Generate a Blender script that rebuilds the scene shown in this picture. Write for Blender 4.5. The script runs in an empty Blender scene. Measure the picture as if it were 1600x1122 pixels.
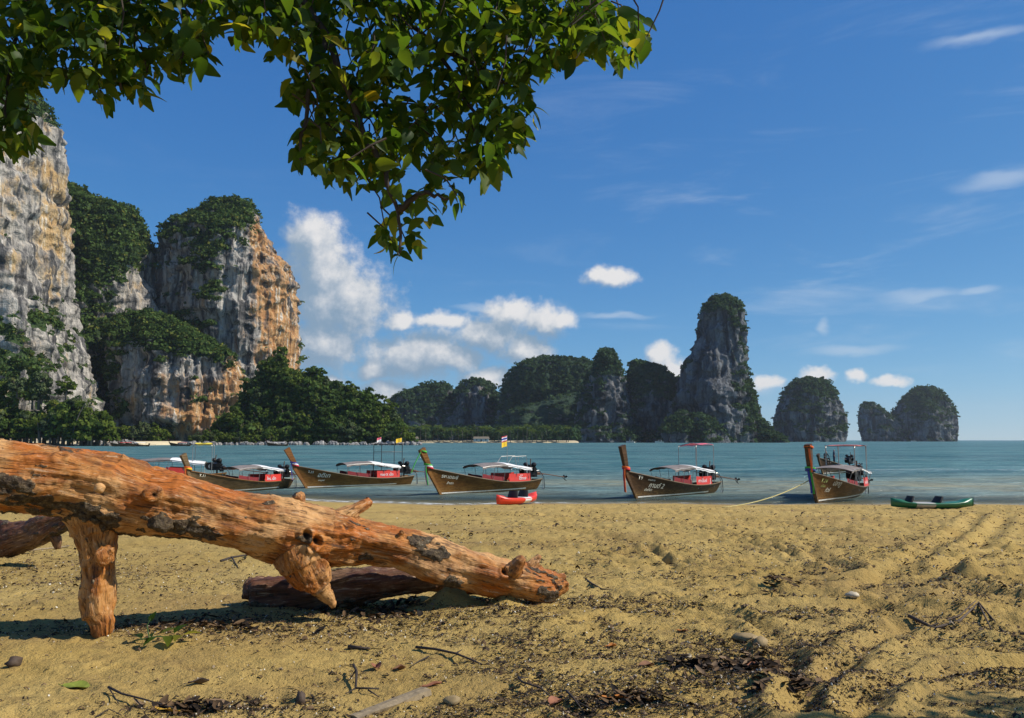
import bpy, math, random
import numpy as np
from mathutils import Vector, Matrix
R = math.radians
scene = bpy.context.scene
COL = scene.collection
# ------------------------------------------------------------------ camera, sky, sun, exposure
CAMZ, F, PITCH = 3.2, 1244.0, R(5.806)
cam_d = bpy.data.cameras.new('camera'); cam_d.lens = 28.0; cam_d.sensor_width = 36.0
cam_d.clip_start = 0.1; cam_d.clip_end = 30000
cam = bpy.data.objects.new('camera', cam_d); COL.objects.link(cam)
cam.location = (0, 0, CAMZ); cam.rotation_euler = (R(90) + PITCH, 0, 0)
scene.camera = cam
scene.view_settings.view_transform = 'Standard'; scene.view_settings.look = 'None'
scene.view_settings.gamma = 1.0; scene.view_settings.exposure = 0.12
scene.view_settings.use_curve_mapping = False
SUN_EL, SUN_AZ = 44.0, 97.0          # azimuth clockwise from +Y (the view direction)
sd = bpy.data.lights.new('sun', 'SUN'); sd.energy = 5.0; sd.angle = R(0.53); sd.color = (1.0, 0.93, 0.82)
sun = bpy.data.objects.new('sun', sd); COL.objects.link(sun)
SDIR = Vector((math.sin(R(SUN_AZ))*math.cos(R(SUN_EL)), math.cos(R(SUN_AZ))*math.cos(R(SUN_EL)), math.sin(R(SUN_EL))))
sun.rotation_euler = SDIR.to_track_quat('Z', 'Y').to_euler(); sun.location = (60, -8, 60)
scene.cycles.max_bounces = 6; scene.cycles.diffuse_bounces = 3; scene.cycles.glossy_bounces = 3
scene.cycles.transmission_bounces = 4; scene.cycles.transparent_max_bounces = 12
scene.cycles.use_denoising = True

def ray(px, py):
    cx, cz = (px-800.0)/F, -(py-561.0)/F
    c, s = math.cos(PITCH), math.sin(PITCH)
    return (cx, c - s*cz, s + c*cz)
def at(px, py, Y):
    r = ray(px, py); t = Y/r[1]
    return Vector((r[0]*t, Y, CAMZ + r[2]*t))
def on_z(px, py, z):
    r = ray(px, py); t = (z-CAMZ)/r[2]
    return Vector((r[0]*t, r[1]*t, z))
def proj(p):                         # numpy (n,3) -> pixel columns and rows of the 1600 x 1122 photograph
    x, y, z = p[:, 0], p[:, 1], p[:, 2]-CAMZ
    c, s = math.cos(PITCH), math.sin(PITCH)
    d = np.maximum(y*c + z*s, .01); v = -y*s + z*c
    return 800 + F*x/d, 561 - F*v/d

# ---- node helper
class NT:
    def __init__(self, tree): self.t = tree; self.n = tree.nodes; self.l = tree.links
    def new(self, kind, **kw):
        nd = self.n.new(kind)
        for k, v in kw.items():
            if k == 'ins':
                for kk, vv in v.items(): self.put(nd.inputs[kk], vv)
            else: setattr(nd, k, v)
        return nd
    def put(self, sock, v):
        if hasattr(v, 'links') or isinstance(v, bpy.types.NodeSocket): self.l.new(v, sock)
        else: sock.default_value = v
    def math(self, op, a, b=None, c=None, clamp=False):
        nd = self.n.new('ShaderNodeMath'); nd.operation = op; nd.use_clamp = clamp
        self.put(nd.inputs[0], a)
        if b is not None: self.put(nd.inputs[1], b)
        if c is not None: self.put(nd.inputs[2], c)
        return nd.outputs[0]
    def vmath(self, op, a, b=None, s=None):
        nd = self.n.new('ShaderNodeVectorMath'); nd.operation = op
        self.put(nd.inputs[0], a)
        if b is not None: self.put(nd.inputs[1], b)
        if s is not None: self.put(nd.inputs['Scale'], s)
        return nd.outputs['Value'] if op in ('LENGTH', 'DOT_PRODUCT', 'DISTANCE') else nd.outputs[0]
    def mapr(self, v, a, b, c=0.0, d=1.0, smooth=False):
        nd = self.n.new('ShaderNodeMapRange'); nd.interpolation_type = 'SMOOTHSTEP' if smooth else 'LINEAR'
        for i, q in enumerate((v, a, b, c, d)): self.put(nd.inputs[i], q)
        return nd.outputs[0]
    def mix(self, f, a, b, mode='MIX'):
        nd = self.n.new('ShaderNodeMix'); nd.data_type = 'RGBA'; nd.blend_type = mode; nd.clamp_factor = True
        self.put(nd.inputs[0], f); self.put(nd.inputs[6], a if not isinstance(a, tuple) else (*a[:3], 1)); self.put(nd.inputs[7], b if not isinstance(b, tuple) else (*b[:3], 1))
        return nd.outputs[2]
    def noise(self, vec, scale, detail=4, rough=.55, dist=0.0):
        nd = self.n.new('ShaderNodeTexNoise'); self.put(nd.inputs['Vector'], vec)
        nd.inputs['Scale'].default_value = scale; nd.inputs['Detail'].default_value = detail
        nd.inputs['Roughness'].default_value = rough; nd.inputs['Distortion'].default_value = dist
        return nd.outputs['Fac']
    def ramp(self, f, stops):
        nd = self.n.new('ShaderNodeValToRGB'); self.put(nd.inputs[0], f)
        e = nd.color_ramp.elements
        while len(e) < len(stops): e.new(.5)
        for k, (p, c) in enumerate(stops): e[k].position = p; e[k].color = (*c, 1)
        return nd.outputs[0]
    def scale(self, vec, s): return self.vmath('MULTIPLY', vec, s)
    def bump(self, h, strength, dist, normal=None):
        nd = self.n.new('ShaderNodeBump'); self.put(nd.inputs['Height'], h)
        nd.inputs['Strength'].default_value = strength; nd.inputs['Distance'].default_value = dist
        if normal is not None: self.put(nd.inputs['Normal'], normal)
        return nd.outputs[0]
    def attr(self, name, out='Fac'):
        nd = self.n.new('ShaderNodeAttribute'); nd.attribute_name = name
        return nd.outputs[out]
def material(name):
    m = bpy.data.materials.new(name); m.use_nodes = True; m.node_tree.nodes.clear()
    nt = NT(m.node_tree); out = nt.new('ShaderNodeOutputMaterial')
    return m, nt, out
def principled(nt, out, **ins):
    b = nt.new('ShaderNodeBsdfPrincipled')
    for k, v in ins.items(): nt.put(b.inputs[k.replace('_', ' ')], v)
    nt.l.new(b.outputs[0], out.inputs['Surface'])
    return b
def plain(name, col, rough=.6, var=.25, scale=6.0, metal=0.0, bump=0.0):
    m, nt, out = material(name)
    co = nt.new('ShaderNodeTexCoord').outputs['Object']
    n = nt.noise(co, scale, 5, .6)
    c = nt.mix(nt.mapr(n, .3, .7), tuple(x*(1-var) for x in col), tuple(min(1, x*(1+var)) for x in col))
    b = principled(nt, out, Base_Color=c, Roughness=rough, Metallic=metal)
    if bump: nt.put(b.inputs['Normal'], nt.bump(n, .5, bump))
    return m

# ---- sky: Nishita plus clouds by direction
world = bpy.data.worlds.new('World'); scene.world = world; world.use_nodes = True
wt = NT(world.node_tree); world.node_tree.nodes.clear()
wout = wt.new('ShaderNodeOutputWorld'); bg = wt.new('ShaderNodeBackground'); wt.l.new(bg.outputs[0], wout.inputs[0])
sky = wt.new('ShaderNodeTexSky', sky_type='NISHITA', sun_disc=False, sun_elevation=R(SUN_EL), sun_rotation=R(SUN_AZ),
             altitude=0.0, air_density=.6, dust_density=0.0, ozone_density=2.0)
STR = 0.11
sp_ = wt.new('ShaderNodeSeparateColor'); wt.l.new(sky.outputs[0], sp_.inputs[0])
cb_ = wt.new('ShaderNodeCombineColor')       # one film curve for the whole dome: deeper, bluer, as through a polariser
for k, (src, pw, dst) in enumerate(((.107, 1.12, .048), (.184, .74, .190), (.366, .40, .49))):
    wt.l.new(wt.math('MULTIPLY', wt.math('POWER', wt.math('MULTIPLY', sp_.outputs[k], STR/src), pw), dst/STR), cb_.inputs[k])
SKYC = cb_.outputs[0]
dirv = wt.new('ShaderNodeTexCoord').outputs['Generated']
sx = wt.new('ShaderNodeSeparateXYZ'); wt.l.new(dirv, sx.inputs[0])
az = wt.math('ARCTAN2', sx.outputs[0], sx.outputs[1]); el = wt.math('ARCSINE', sx.outputs[2])
cmb = wt.new('ShaderNodeCombineXYZ'); wt.l.new(az, cmb.inputs[0]); wt.l.new(el, cmb.inputs[1]); AE = cmb.outputs[0]
def azel(px, py):
    r = Vector(ray(px, py)).normalized(); return math.atan2(r.x, r.y), math.asin(r.z)
# cumulus lumps: pixel centre and radii as seen from the beach, weight
CUM = [(492,372,42,36),(495,400,46,40),(505,430,60,48),(525,475,80,54),(550,462,52,42),(505,535,66,44),
       (640,556,72,32),(690,545,52,28),(720,560,40,24),(590,578,40,16),(625,500,22,14),(690,500,48,13),
       (800,492,46,24),(845,500,40,26),(765,520,50,28),(820,545,45,25),(880,500,18,14),
       (600,612,40,20),(760,590,45,16),(500,600,40,12),
       (955,432,36,15),(935,428,16,13),(1030,560,20,22),(1050,575,26,16),
       (1275,588,22,13),(1200,598,24,9),(1340,588,13,8),(1395,594,22,7)]
def cloud_group():
    g = bpy.data.node_groups.new('cloud_field', 'ShaderNodeTree')
    g.interface.new_socket('P', in_out='INPUT', socket_type='NodeSocketVector')
    g.interface.new_socket('D', in_out='OUTPUT', socket_type='NodeSocketFloat')
    t = NT(g); gi = t.new('NodeGroupInput'); go = t.new('NodeGroupOutput'); P = gi.outputs[0]
    n1 = t.new('ShaderNodeTexNoise'); t.l.new(P, n1.inputs['Vector']); n1.inputs['Scale'].default_value = 26; n1.inputs['Detail'].default_value = 3; n1.inputs['Roughness'].default_value = .58
    w = t.vmath('SCALE', t.vmath('SUBTRACT', n1.outputs['Color'], (.5, .5, .5)), s=.026)
    Pw = t.vmath('ADD', P, w)
    acc = None
    for px, py, rx, ry in CUM:
        a, e = azel(px, py)
        q = t.vmath('MULTIPLY', t.vmath('SUBTRACT', Pw, (a, e, 0)), (F/rx*.81, F/ry*.81, 0))
        d = t.math('SUBTRACT', 1.0, t.vmath('LENGTH', q))
        if acc is None: acc = d
        else:
            acc = t.math('SMOOTH_MAX', acc, d, .15)
    # a loose band of small cumulus low over the horizon, all the way round
    band = t.mapr(t.noise(t.scale(P, (1, 2.6, 1)), 7, 5, .55), .56, .80, -1.2, .55)
    sp = t.new('ShaderNodeSeparateXYZ'); t.l.new(P, sp.inputs[0])
    low = t.math('MULTIPLY', t.mapr(sp.outputs[1], .02, .06), t.mapr(sp.outputs[1], .28, .12))
    away = t.mapr(t.math('ABSOLUTE', sp.outputs[0]), .66, .80)
    band = t.math('SUBTRACT', band, t.math('MULTIPLY', 2.0, t.math('SUBTRACT', 1.0, t.math('MULTIPLY', low, away))))
    acc = t.math('MAXIMUM', acc, band)
    n2 = t.noise(P, 48, 6, .62)
    acc = t.math('ADD', acc, t.math('MULTIPLY', t.math('SUBTRACT', n2, .5), 1.25))
    t.l.new(acc, go.inputs[0])
    return g
CG = cloud_group()
def field(vec):
    nd = wt.new('ShaderNodeGroup'); nd.node_tree = CG; wt.l.new(vec, nd.inputs[0]); return nd.outputs[0]
d0 = field(AE); d1 = field(wt.vmath('ADD', AE, (.016, .022, 0)))
dens = wt.mapr(d0, -.18, .55, 0, 1, True)
lit = wt.mapr(wt.math('SUBTRACT', d0, d1), -.35, 1.0, 0, 1, True)
thick = wt.mapr(d0, .1, 1.0)
ccol = wt.mix(lit, (2.1, 3.0, 4.0), (7.3, 7.1, 6.9))
# thin cirrus streaks
cir = wt.noise(wt.vmath('ADD', wt.scale(AE, (1.4, 7.5, 1)), wt.scale(AE, (0, 0, 0))), 2.6, 7, .62, .6)
cirm = wt.math('MULTIPLY', wt.mapr(cir, .50, .82, 0, .40, True), wt.math('MULTIPLY', wt.mapr(el, .0, .10), wt.mapr(el, .62, .22)))
cirm = wt.math('MULTIPLY', cirm, wt.mapr(az, -.15, .25, .12, 1))
STREAK = [(1565,278,55,12),(1440,462,60,9),(1330,548,60,9),(1180,600,40,10),(960,492,60,5),(760,482,50,5),(1530,455,25,7),(1290,510,9,12),(1530,60,60,10)]
sacc = None
for px, py, rx, ry in STREAK:
    a, e = azel(px, py)
    pw = wt.vmath('ADD', AE, wt.vmath('SCALE', wt.vmath('SUBTRACT', wt.new('ShaderNodeTexNoise', ins={'Vector': wt.scale(AE, (1, 3, 1)), 'Scale': 14.0, 'Detail': 6.0}).outputs['Color'], (.5, .5, .5)), s=.03)) if sacc is None else pw
    q = wt.vmath('MULTIPLY', wt.vmath('SUBTRACT', pw, (a, e, 0)), (F/rx, F/ry, 0))
    d = wt.math('SUBTRACT', 1.0, wt.vmath('LENGTH', q))
    sacc = d if sacc is None else wt.math('MAXIMUM', sacc, d)
sm = wt.mapr(sacc, -.5, .9, 0, .42, True)
c1 = wt.mix(wt.math('MAXIMUM', cirm, sm), SKYC, (5.4, 6.1, 6.9))
c2 = wt.mix(wt.math('MULTIPLY', dens, .93), c1, ccol)
wt.l.new(c2, bg.inputs['Color']); bg.inputs['Strength'].default_value = STR
world.cycles.sampling_method = 'MANUAL'; world.cycles.sample_map_resolution = 256

# ------------------------------------------------------------------ numpy noise
def _h(ix, iy, iz, seed):
    n = (ix.astype(np.int64)*374761393 + iy.astype(np.int64)*668265263 + iz.astype(np.int64)*2147483647 + seed*1274126177) & 0xffffffff
    n = ((n ^ (n >> 13))*1274126177) & 0xffffffff
    n = ((n ^ (n >> 16))*2246822519) & 0xffffffff
    return (n ^ (n >> 15)) & 0xffffffff
def vnoise(p, seed=0):
    i = np.floor(p).astype(np.int64); f = p-i; u = f*f*f*(f*(f*6-15)+10)
    r = 0
    for a in (0, 1):
        for b in (0, 1):
            for c in (0, 1):
                h = _h(i[:, 0]+a, i[:, 1]+b, i[:, 2]+c, seed)
                gx = ((h & 1023)/511.5-1); gy = (((h >> 10) & 1023)/511.5-1); gz = (((h >> 20) & 1023)/511.5-1)
                dv = gx*(f[:, 0]-a) + gy*(f[:, 1]-b) + gz*(f[:, 2]-c)
                r = r + dv*np.where(a, u[:, 0], 1-u[:, 0])*np.where(b, u[:, 1], 1-u[:, 1])*np.where(c, u[:, 2], 1-u[:, 2])
    return r*1.1
def fbm(p, oct=4, seed=0, gain=.5):
    r, a = 0, 1.0
    for k in range(oct):
        r = r + a*vnoise(p*(2.03**k)+k*17.3, seed+k); a *= gain
    return r
def ridged(p, oct=3, seed=0):
    r, a = 0, 1.0
    for k in range(oct):
        r = r + a*(1-2*np.abs(vnoise(p*(2.0**k)+k*9.1, seed+k))); a *= .5
    return r
def sstep(x, a, b):
    t = np.clip((x-a)/(b-a), 0, 1); return t*t*(3-2*t)
rng = np.random.default_rng(7)
random.seed(7)

# ------------------------------------------------------------------ object helpers
def tag(o, label=None, category=None, group=None, kind=None):
    if label: o['label'] = label
    if category: o['category'] = category
    if group: o['group'] = group
    if kind: o['kind'] = kind
    return o
def link(name, me, mat=None, parent=None):
    o = bpy.data.objects.new(name, me); COL.objects.link(o)
    if mat is not None and me is not None and len(me.materials) == 0: me.materials.append(mat)
    if parent is not None: o.parent = parent
    return o
def empty(name, loc=(0, 0, 0), rz=0.0):
    o = bpy.data.objects.new(name, None); COL.objects.link(o); o.location = loc; o.rotation_euler = (0, 0, rz)
    o.empty_display_size = .1
    return o
def mesh_np(name, v, f, smooth=True, attrs=None):
    """v (n,3) float, f (m,k) int with one k"""
    me = bpy.data.meshes.new(name); v = np.asarray(v, np.float32); f = np.asarray(f, np.int32)
    k = f.shape[1]
    me.vertices.add(len(v)); me.vertices.foreach_set('co', v.ravel())
    me.loops.add(f.size); me.loops.foreach_set('vertex_index', f.ravel())
    me.polygons.add(len(f)); me.polygons.foreach_set('loop_start', np.arange(0, f.size, k, dtype=np.int32))
    me.polygons.foreach_set('loop_total', np.full(len(f), k, np.int32))
    me.polygons.foreach_set('use_smooth', np.full(len(f), smooth, bool))
    for an, av in (attrs or {}).items():
        av = np.asarray(av, np.float32)
        if av.ndim == 1: at_ = me.attributes.new(an, 'FLOAT', 'POINT'); at_.data.foreach_set('value', av)
        else: at_ = me.attributes.new(an, 'FLOAT_VECTOR', 'POINT'); at_.data.foreach_set('vector', av.ravel())
    me.update(calc_edges=True); me.validate()
    return me
class MB:
    def __init__(self): self.v = []; self.f = []
    def add(self, v, f):
        b = len(self.v); self.v += [tuple(p) for p in v]; self.f += [tuple(i+b for i in q) for q in f]
    def box(self, c, s, rot=None):
        hx, hy, hz = s[0]/2, s[1]/2, s[2]/2
        vs = [Vector((x, y, z)) for x in (-hx, hx) for y in (-hy, hy) for z in (-hz, hz)]
        if rot is not None: vs = [rot @ q for q in vs]
        self.add([q+Vector(c) for q in vs], [(0,1,3,2),(4,6,7,5),(0,4,5,1),(2,3,7,6),(0,2,6,4),(1,5,7,3)])
    def tube(self, pts, rad, n=8, cap=True, flat=1.0, up=None):
        pts = [Vector(p) for p in pts]; m = len(pts)
        rad = rad if hasattr(rad, '__len__') else [rad]*m
        vs = []; ref = Vector(up) if up else None
        for i, p in enumerate(pts):
            t = (pts[min(i+1, m-1)]-pts[max(i-1, 0)]).normalized()
            if ref is None: ref = Vector((0, 0, 1)) if abs(t.z) < .9 else Vector((1, 0, 0))
            a = t.cross(ref).normalized(); b = a.cross(t).normalized(); ref = b
            for k in range(n):
                an = 2*math.pi*k/n
                vs.append(p + a*(math.cos(an)*rad[i]) + b*(math.sin(an)*rad[i]*flat))
        fs = [(i*n+k, i*n+(k+1) % n, (i+1)*n+(k+1) % n, (i+1)*n+k) for i in range(m-1) for k in range(n)]
        if cap: fs += [tuple(range(n))[::-1], tuple((m-1)*n+k for k in range(n))]
        self.add(vs, fs)
    def grid(self, rows, close=False):
        n = len(rows[0]); fs = []
        for i in range(len(rows)-1):
            for k in range(n if close else n-1):
                fs.append((i*n+k, i*n+(k+1) % n, (i+1)*n+(k+1) % n, (i+1)*n+k))
        self.add([p for r in rows for p in r], fs)
    def ball(self, c, r, n=10, m=6):
        c = Vector(c); r = Vector(r) if hasattr(r, '__len__') else Vector((r, r, r))
        vs = [c+Vector((0, 0, -r.z))]
        for i in range(1, m):
            a = -math.pi/2+math.pi*i/m
            for k in range(n):
                b = 2*math.pi*k/n; vs.append(c+Vector((r.x*math.cos(a)*math.cos(b), r.y*math.cos(a)*math.sin(b), r.z*math.sin(a))))
        vs.append(c+Vector((0, 0, r.z))); L = len(vs)-1
        fs = [(0, 1+(k+1) % n, 1+k) for k in range(n)]
        for i in range(m-2):
            for k in range(n): fs.append((1+i*n+k, 1+i*n+(k+1) % n, 1+(i+1)*n+(k+1) % n, 1+(i+1)*n+k))
        fs += [(1+(m-2)*n+k, 1+(m-2)*n+(k+1) % n, L) for k in range(n)]
        self.add(vs, fs)
    def mesh(self, name, smooth=False):
        me = bpy.data.meshes.new(name); me.from_pydata(self.v, [], self.f)
        if smooth: me.polygons.foreach_set('use_smooth', np.ones(len(me.polygons), bool))
        me.update(); return me
    def build(self, name, mat, parent=None, smooth=False):
        return link(name, self.mesh(name, smooth), mat, parent)
def copy_tree(o, parent=None):
    c = o.copy(); COL.objects.link(c); c.parent = parent
    for ch in [q for q in KIDS.get(o.name, [])] or list(o.children): copy_tree(ch, c)
    return c
KIDS = {}
# ------------------------------------------------------------------ beach and sea
def shore_shift(x): return 5.5*sstep(-x, 2.0, 22.0) - .6*sstep(x, 10, 30) + .35*np.sin(x*.35) + .2*np.sin(x*.9+1)
PY = np.array([-60, 0, 8, 15, 25, 34, 40.5, 46, 60, 100, 160, 420], float)
PZ = np.array([2.0, 1.62, 1.6, 1.36, .86, .30, .0, -.22, -.9, -2.6, -4.5, -9], float)
def base_h(x, y):
    yy = y - shore_shift(x)*sstep(y, 12, 34)
    return np.interp(yy, PY, PZ)
BUMPS = []
def add_bump(px, py, dpx, h, rx, ry):
    p = on_sand_flat(px, py); BUMPS.append((p.x, p.y, h, rx, ry))
def on_sand_flat(px, py):
    z = 1.5
    for _ in range(25):
        p = on_z(px, py, z); z = .5*z + .5*float(base_h(np.array([p.x]), np.array([p.y]))[0])
    return on_z(px, py, z)
for b in [(705,945,0,.20,.22,.20),(790,948,0,.13,.16,.16),(740,965,0,.07,.6,.35),(450,1065,0,-.05,.28,.12),(660,1005,0,.05,.5,.25),
          (1290,1045,0,-.05,.5,.25),(1165,1000,0,.05,.3,.15),(1480,960,0,.09,.35,.16),(1560,985,0,-.06,.3,.2),(1180,1075,0,.06,.35,.15),
          (1390,1085,0,.07,.4,.2),(1220,925,0,.06,.3,.2),(1300,870,0,.06,.9,.3),(1560,900,0,.10,.8,.5),(1020,865,0,.05,.5,.3),(1450,860,0,.07,1.2,.4),(1130,850,0,.05,1.0,.5)]:
    add_bump(*b)
TRK = []
for pts, dp, wd in [([(905,800),(1010,815),(1150,838),(1260,868),(1330,905)], .07, .16), ([(930,812),(1060,835),(1200,862),(1290,892)], .05, .14), ([(1000,798),(1180,815),(1330,838),(1480,850),(1640,846)], .07, .22),
        ([(1350,935),(1440,880),(1500,838),(1530,805)], .08, .22), ([(1395,945),(1480,890),(1545,845),(1575,808)], .07, .20), ([(1640,862),(1540,872),(1480,900),(1530,925),(1640,940)], .09, .16), ([(860,830),(960,845),(1010,862),(1050,890)], .06, .10),
        ([(1030,880),(1180,905),(1300,915),(1450,912),(1640,905)], .06, .13), ([(1010,860),(1150,880),(1330,885),(1460,878)], .05, .12), ([(1240,1122),(1290,1060),(1360,1010),(1420,985),(1520,990),(1640,1010)], .07, .12), ([(1100,960),(1180,980),(1230,1030),(1250,1122)], .06, .12), ([(1330,1122),(1400,1075),(1500,1050),(1640,1045)], .06, .10), ([(880,985),(990,960),(1100,930),(1190,915)], .035, .10), ([(560,800),(760,815),(900,838),(1000,850)], .04, .14)]:
    TRK.append(([on_sand_flat(*q) for q in pts], dp, wd))
def track_h(x, y):
    h = np.zeros_like(x); wob = .10*vnoise(np.stack([x*1.3, y*1.3, x*0], 1), 90)
    for pts, dp, wd in TRK:
        best = np.full(len(x), 9.0)
        for a, b in zip(pts[:-1], pts[1:]):
            ax, ay, bx, by = a.x, a.y, b.x, b.y; l2 = (bx-ax)**2+(by-ay)**2
            t = np.clip(((x-ax)*(bx-ax)+(y-ay)*(by-ay))/l2, 0, 1)
            best = np.minimum(best, np.hypot(x-ax-t*(bx-ax), y-ay-t*(by-ay)))
        k = best/wd+wob*2.5
        h += dp*(-np.exp(-k*k*1.6)+.75*np.exp(-(k-1.45)**2*3.0))*(best < 1.5)
    return h
def sand_detail(x, y):
    p = np.stack([x, y, np.zeros_like(x)], 1)
    tr_ = track_h(x, y)
    h = tr_*.75+.060*fbm(p*np.array([.55, .8, 1]), 4, 3)
    right = sstep(x + .12*y, .3, 3.0)*sstep(y, 5.0, 8.0) + .25
    # trampled ridges and drag tracks, stretched along the shore
    q = p.copy(); q[:, 0] = x*.75 + .55*vnoise(p*.5, 9); q[:, 1] = y*1.25 + .5*x + .5*vnoise(p*.6+5, 10)
    rd = ridged(q, 4, 20)
    h += right*.040*(ridged(q*np.array([2.2, 3.4, 1])+3, 3, 23)-.7)
    h += right*.065*(rd-.75)*(.45+.55*sstep(vnoise(p*.45, 31), -.2, .35))
    q2 = p*np.array([5.0, 6.5, 1]); h += (.018+.030*np.clip(right, 0, 1))*fbm(q2, 3, 40)
    h += .011*fbm(p*np.array([16., 20., 1]), 3, 44)
    # footprints
    cell = np.floor(p[:, :2]/np.array([.62, .62])).astype(np.int64)
    for dx in (-1, 0, 1):
        for dy in (-1, 0, 1):
            cx, cy = cell[:, 0]+dx, cell[:, 1]+dy
            hh = _h(cx, cy, cx*0, 77)
            fx = (cx+.5+((hh & 255)/255-.5)*.7)*.62; fy = (cy+.5+(((hh >> 8) & 255)/255-.5)*.7)*.62
            an = ((hh >> 16) & 255)/255*6.28; on = (((hh >> 24) & 255) < 80)
            ux, uy = (x-fx)*np.cos(an)+(y-fy)*np.sin(an), -(x-fx)*np.sin(an)+(y-fy)*np.cos(an)
            r2 = (ux/.14)**2+(uy/.07)**2
            h += np.where(on, -.030*np.exp(-r2*1.3)+.014*np.exp(-(np.sqrt(r2)-1.5)**2*5), 0)
    for bx, by, bh, rx, ry in BUMPS:
        h += bh*np.exp(-((x-bx)/rx)**2-((y-by)/ry)**2)*(1+.3*vnoise(p*6, 61))
    fade = sstep(-(y-shore_shift(x)), -40.5, -34)*.85+.15
    return h*fade
def sand_h(x, y):
    x = np.atleast_1d(np.asarray(x, float)); y = np.atleast_1d(np.asarray(y, float))
    return base_h(x, y)+sand_detail(x, y)
def on_sand(px, py):
    z = on_sand_flat(px, py).z
    for _ in range(2):
        p = on_z(px, py, z); z = .3*z + .7*float(sand_h(p.x, p.y)[0])
    p = on_z(px, py, z); return Vector((p.x, p.y, float(sand_h(p.x, p.y)[0])))

ds = [-60, -25, -8, 0, 2.5]
d = 3.6
while d < 52: ds.append(d); d += max(.016, d*d/(796*1.62)*1.05)
ds += [54, 57, 60, 70, 90, 130, 200, 420]
ds = np.array(ds); s = np.linspace(-1, 1, 600)
dd = np.clip(ds, 2.5, 60)
X = np.concatenate([-(dd*0+np.array([700.]))[:, None], -(dd*3+60)[:, None], -(dd*1.3+6)[:, None], s[None, :]*(dd*.74+1.2)[:, None], (dd*1.3+6)[:, None], (dd*3+60)[:, None], (dd*0+700)[:, None]], 1)
Y = np.repeat(ds[:, None], X.shape[1], 1)
x, y = X.ravel(), Y.ravel()
z = base_h(x, y) + sand_detail(x, y)*((y > 2) & (y < 60) & (np.abs(x) < 60))
nr, nc = X.shape
ii = (np.arange(nr-1)[:, None]*nc+np.arange(nc-1)[None, :]).ravel()
quads = np.stack([ii, ii+1, ii+nc+1, ii+nc], 1)
m, nt, out = material('beach_sand')
pos = nt.new('ShaderNodeNewGeometry').outputs['Position']
n1 = nt.noise(pos, .55, 5, .6); n2 = nt.noise(pos, 9, 5, .65); n3 = nt.noise(pos, 60, 4, .7); n4 = nt.noise(nt.scale(pos, (1, 1.6, 1)), 2.4, 6, .7)
c = nt.mix(nt.mapr(n1, .3, .7), (.43, .292, .086), (.55, .396, .138))
c = nt.mix(nt.mapr(n2, .35, .75, 0, .6), c, (.36, .235, .070))
c = nt.mix(nt.mapr(n3, .60, .72, 0, .65), c, (.20, .15, .085))
c = nt.mix(nt.mapr(n3, .30, .22, 0, .7), c, (.70, .60, .38))
c = nt.mix(nt.mapr(n4, .54, .68, 0, .7), c, (.23, .155, .065))
n5 = nt.noise(pos, .35, 4, .6)
c = nt.mix(nt.mapr(n5, .50, .66, 0, .5), c, (.30, .195, .075))
wet = nt.mapr(nt.new('ShaderNodeSeparateXYZ', ins={0: pos}).outputs[2], .10, -.02, 0, 1, True)
c = nt.mix(nt.math('MULTIPLY', wet, .6), c, (.28, .205, .09))
b = principled(nt, out, Base_Color=c, Roughness=nt.mapr(wet, 0, 1, .95, .35), Specular_IOR_Level=nt.mapr(wet, 0, 1, .12, .5))
hh = nt.math('ADD', nt.math('MULTIPLY', n3, .5), nt.noise(pos, 22, 4, .7))
nt.put(b.inputs['Normal'], nt.bump(hh, 1.0, .035))
beach = tag(link('beach', mesh_np('beach', np.stack([x, y, z], 1), quads), m), 'yellow sand beach strewn with drift litter', kind='structure')

# sea
ds = [36.0]
while ds[-1] < 320: ds.append(ds[-1] + max(.16, ds[-1]**2/(796*3.2)*.5))
ds = np.array(ds + [400, 600, 900, 1500, 3000, 5500, 9000]); s = np.linspace(-1, 1, 260)
X = np.concatenate([-(ds*1.05+160)[:, None], s[None, :]*(ds*.8+4)[:, None], (ds*1.05+160)[:, None]], 1); Y = np.repeat(ds[:, None], X.shape[1], 1)
x, y = X.ravel(), Y.ravel(); p = np.stack([x, y, x*0], 1)
near = sstep(-y, -600, -140)
w = .045*fbm(p*np.array([.20, .55, 1]), 3, 70) + .10*fbm(p*np.array([.05, .17, 1]), 3, 72) + .16*fbm(p*np.array([.018, .06, 1]), 2, 74)
sw = np.exp(-((y-(83+.05*x+1.2*np.sin(x*.12)))/2.2)**2)*.20*sstep(x, 10, 26) + np.exp(-((y-(66+.02*x))/1.6)**2)*.07 + np.exp(-((y-(55-.04*x))/1.2)**2)*.05
depth = -base_h(x, y) - .0
w = w*sstep(depth, -.05, .5)*near + sw*near
m, nt, out = material('sea_water')
pos = nt.new('ShaderNodeNewGeometry').outputs['Position']; dep = nt.attr('depth')
b1 = nt.noise(nt.scale(pos, (.55, 1.3, 1)), 1.2, 5, .62, .4); b2 = nt.noise(nt.scale(pos, (.09, .30, 1)), 1.0, 6, .68); b3 = nt.noise(nt.scale(pos, (.010, .035, 1)), 1.0, 4, .55)
b4 = nt.noise(nt.scale(pos, (.022, .085, 1)), 1.0, 5, .65)
hgt = nt.math('ADD', nt.math('MULTIPLY', b1, .35), nt.math('ADD', nt.math('MULTIPLY', b2, 1.6), nt.math('MULTIPLY', b4, 5.0)))
bn = nt.bump(hgt, 1.0, 1.1)
body = nt.mix(nt.mapr(dep, .25, 2.2, 0, 1, True), (.34, .315, .20), (.085, .205, .215))
body = nt.mix(nt.mapr(b3, .42, .60, 0, .85), body, (.045, .125, .150))
body = nt.mix(nt.mapr(b2, .46, .60, 0, .6), body, (.19, .30, .295))
dif = nt.new('ShaderNodeBsdfDiffuse', ins={'Color': body, 'Normal': bn})
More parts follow.
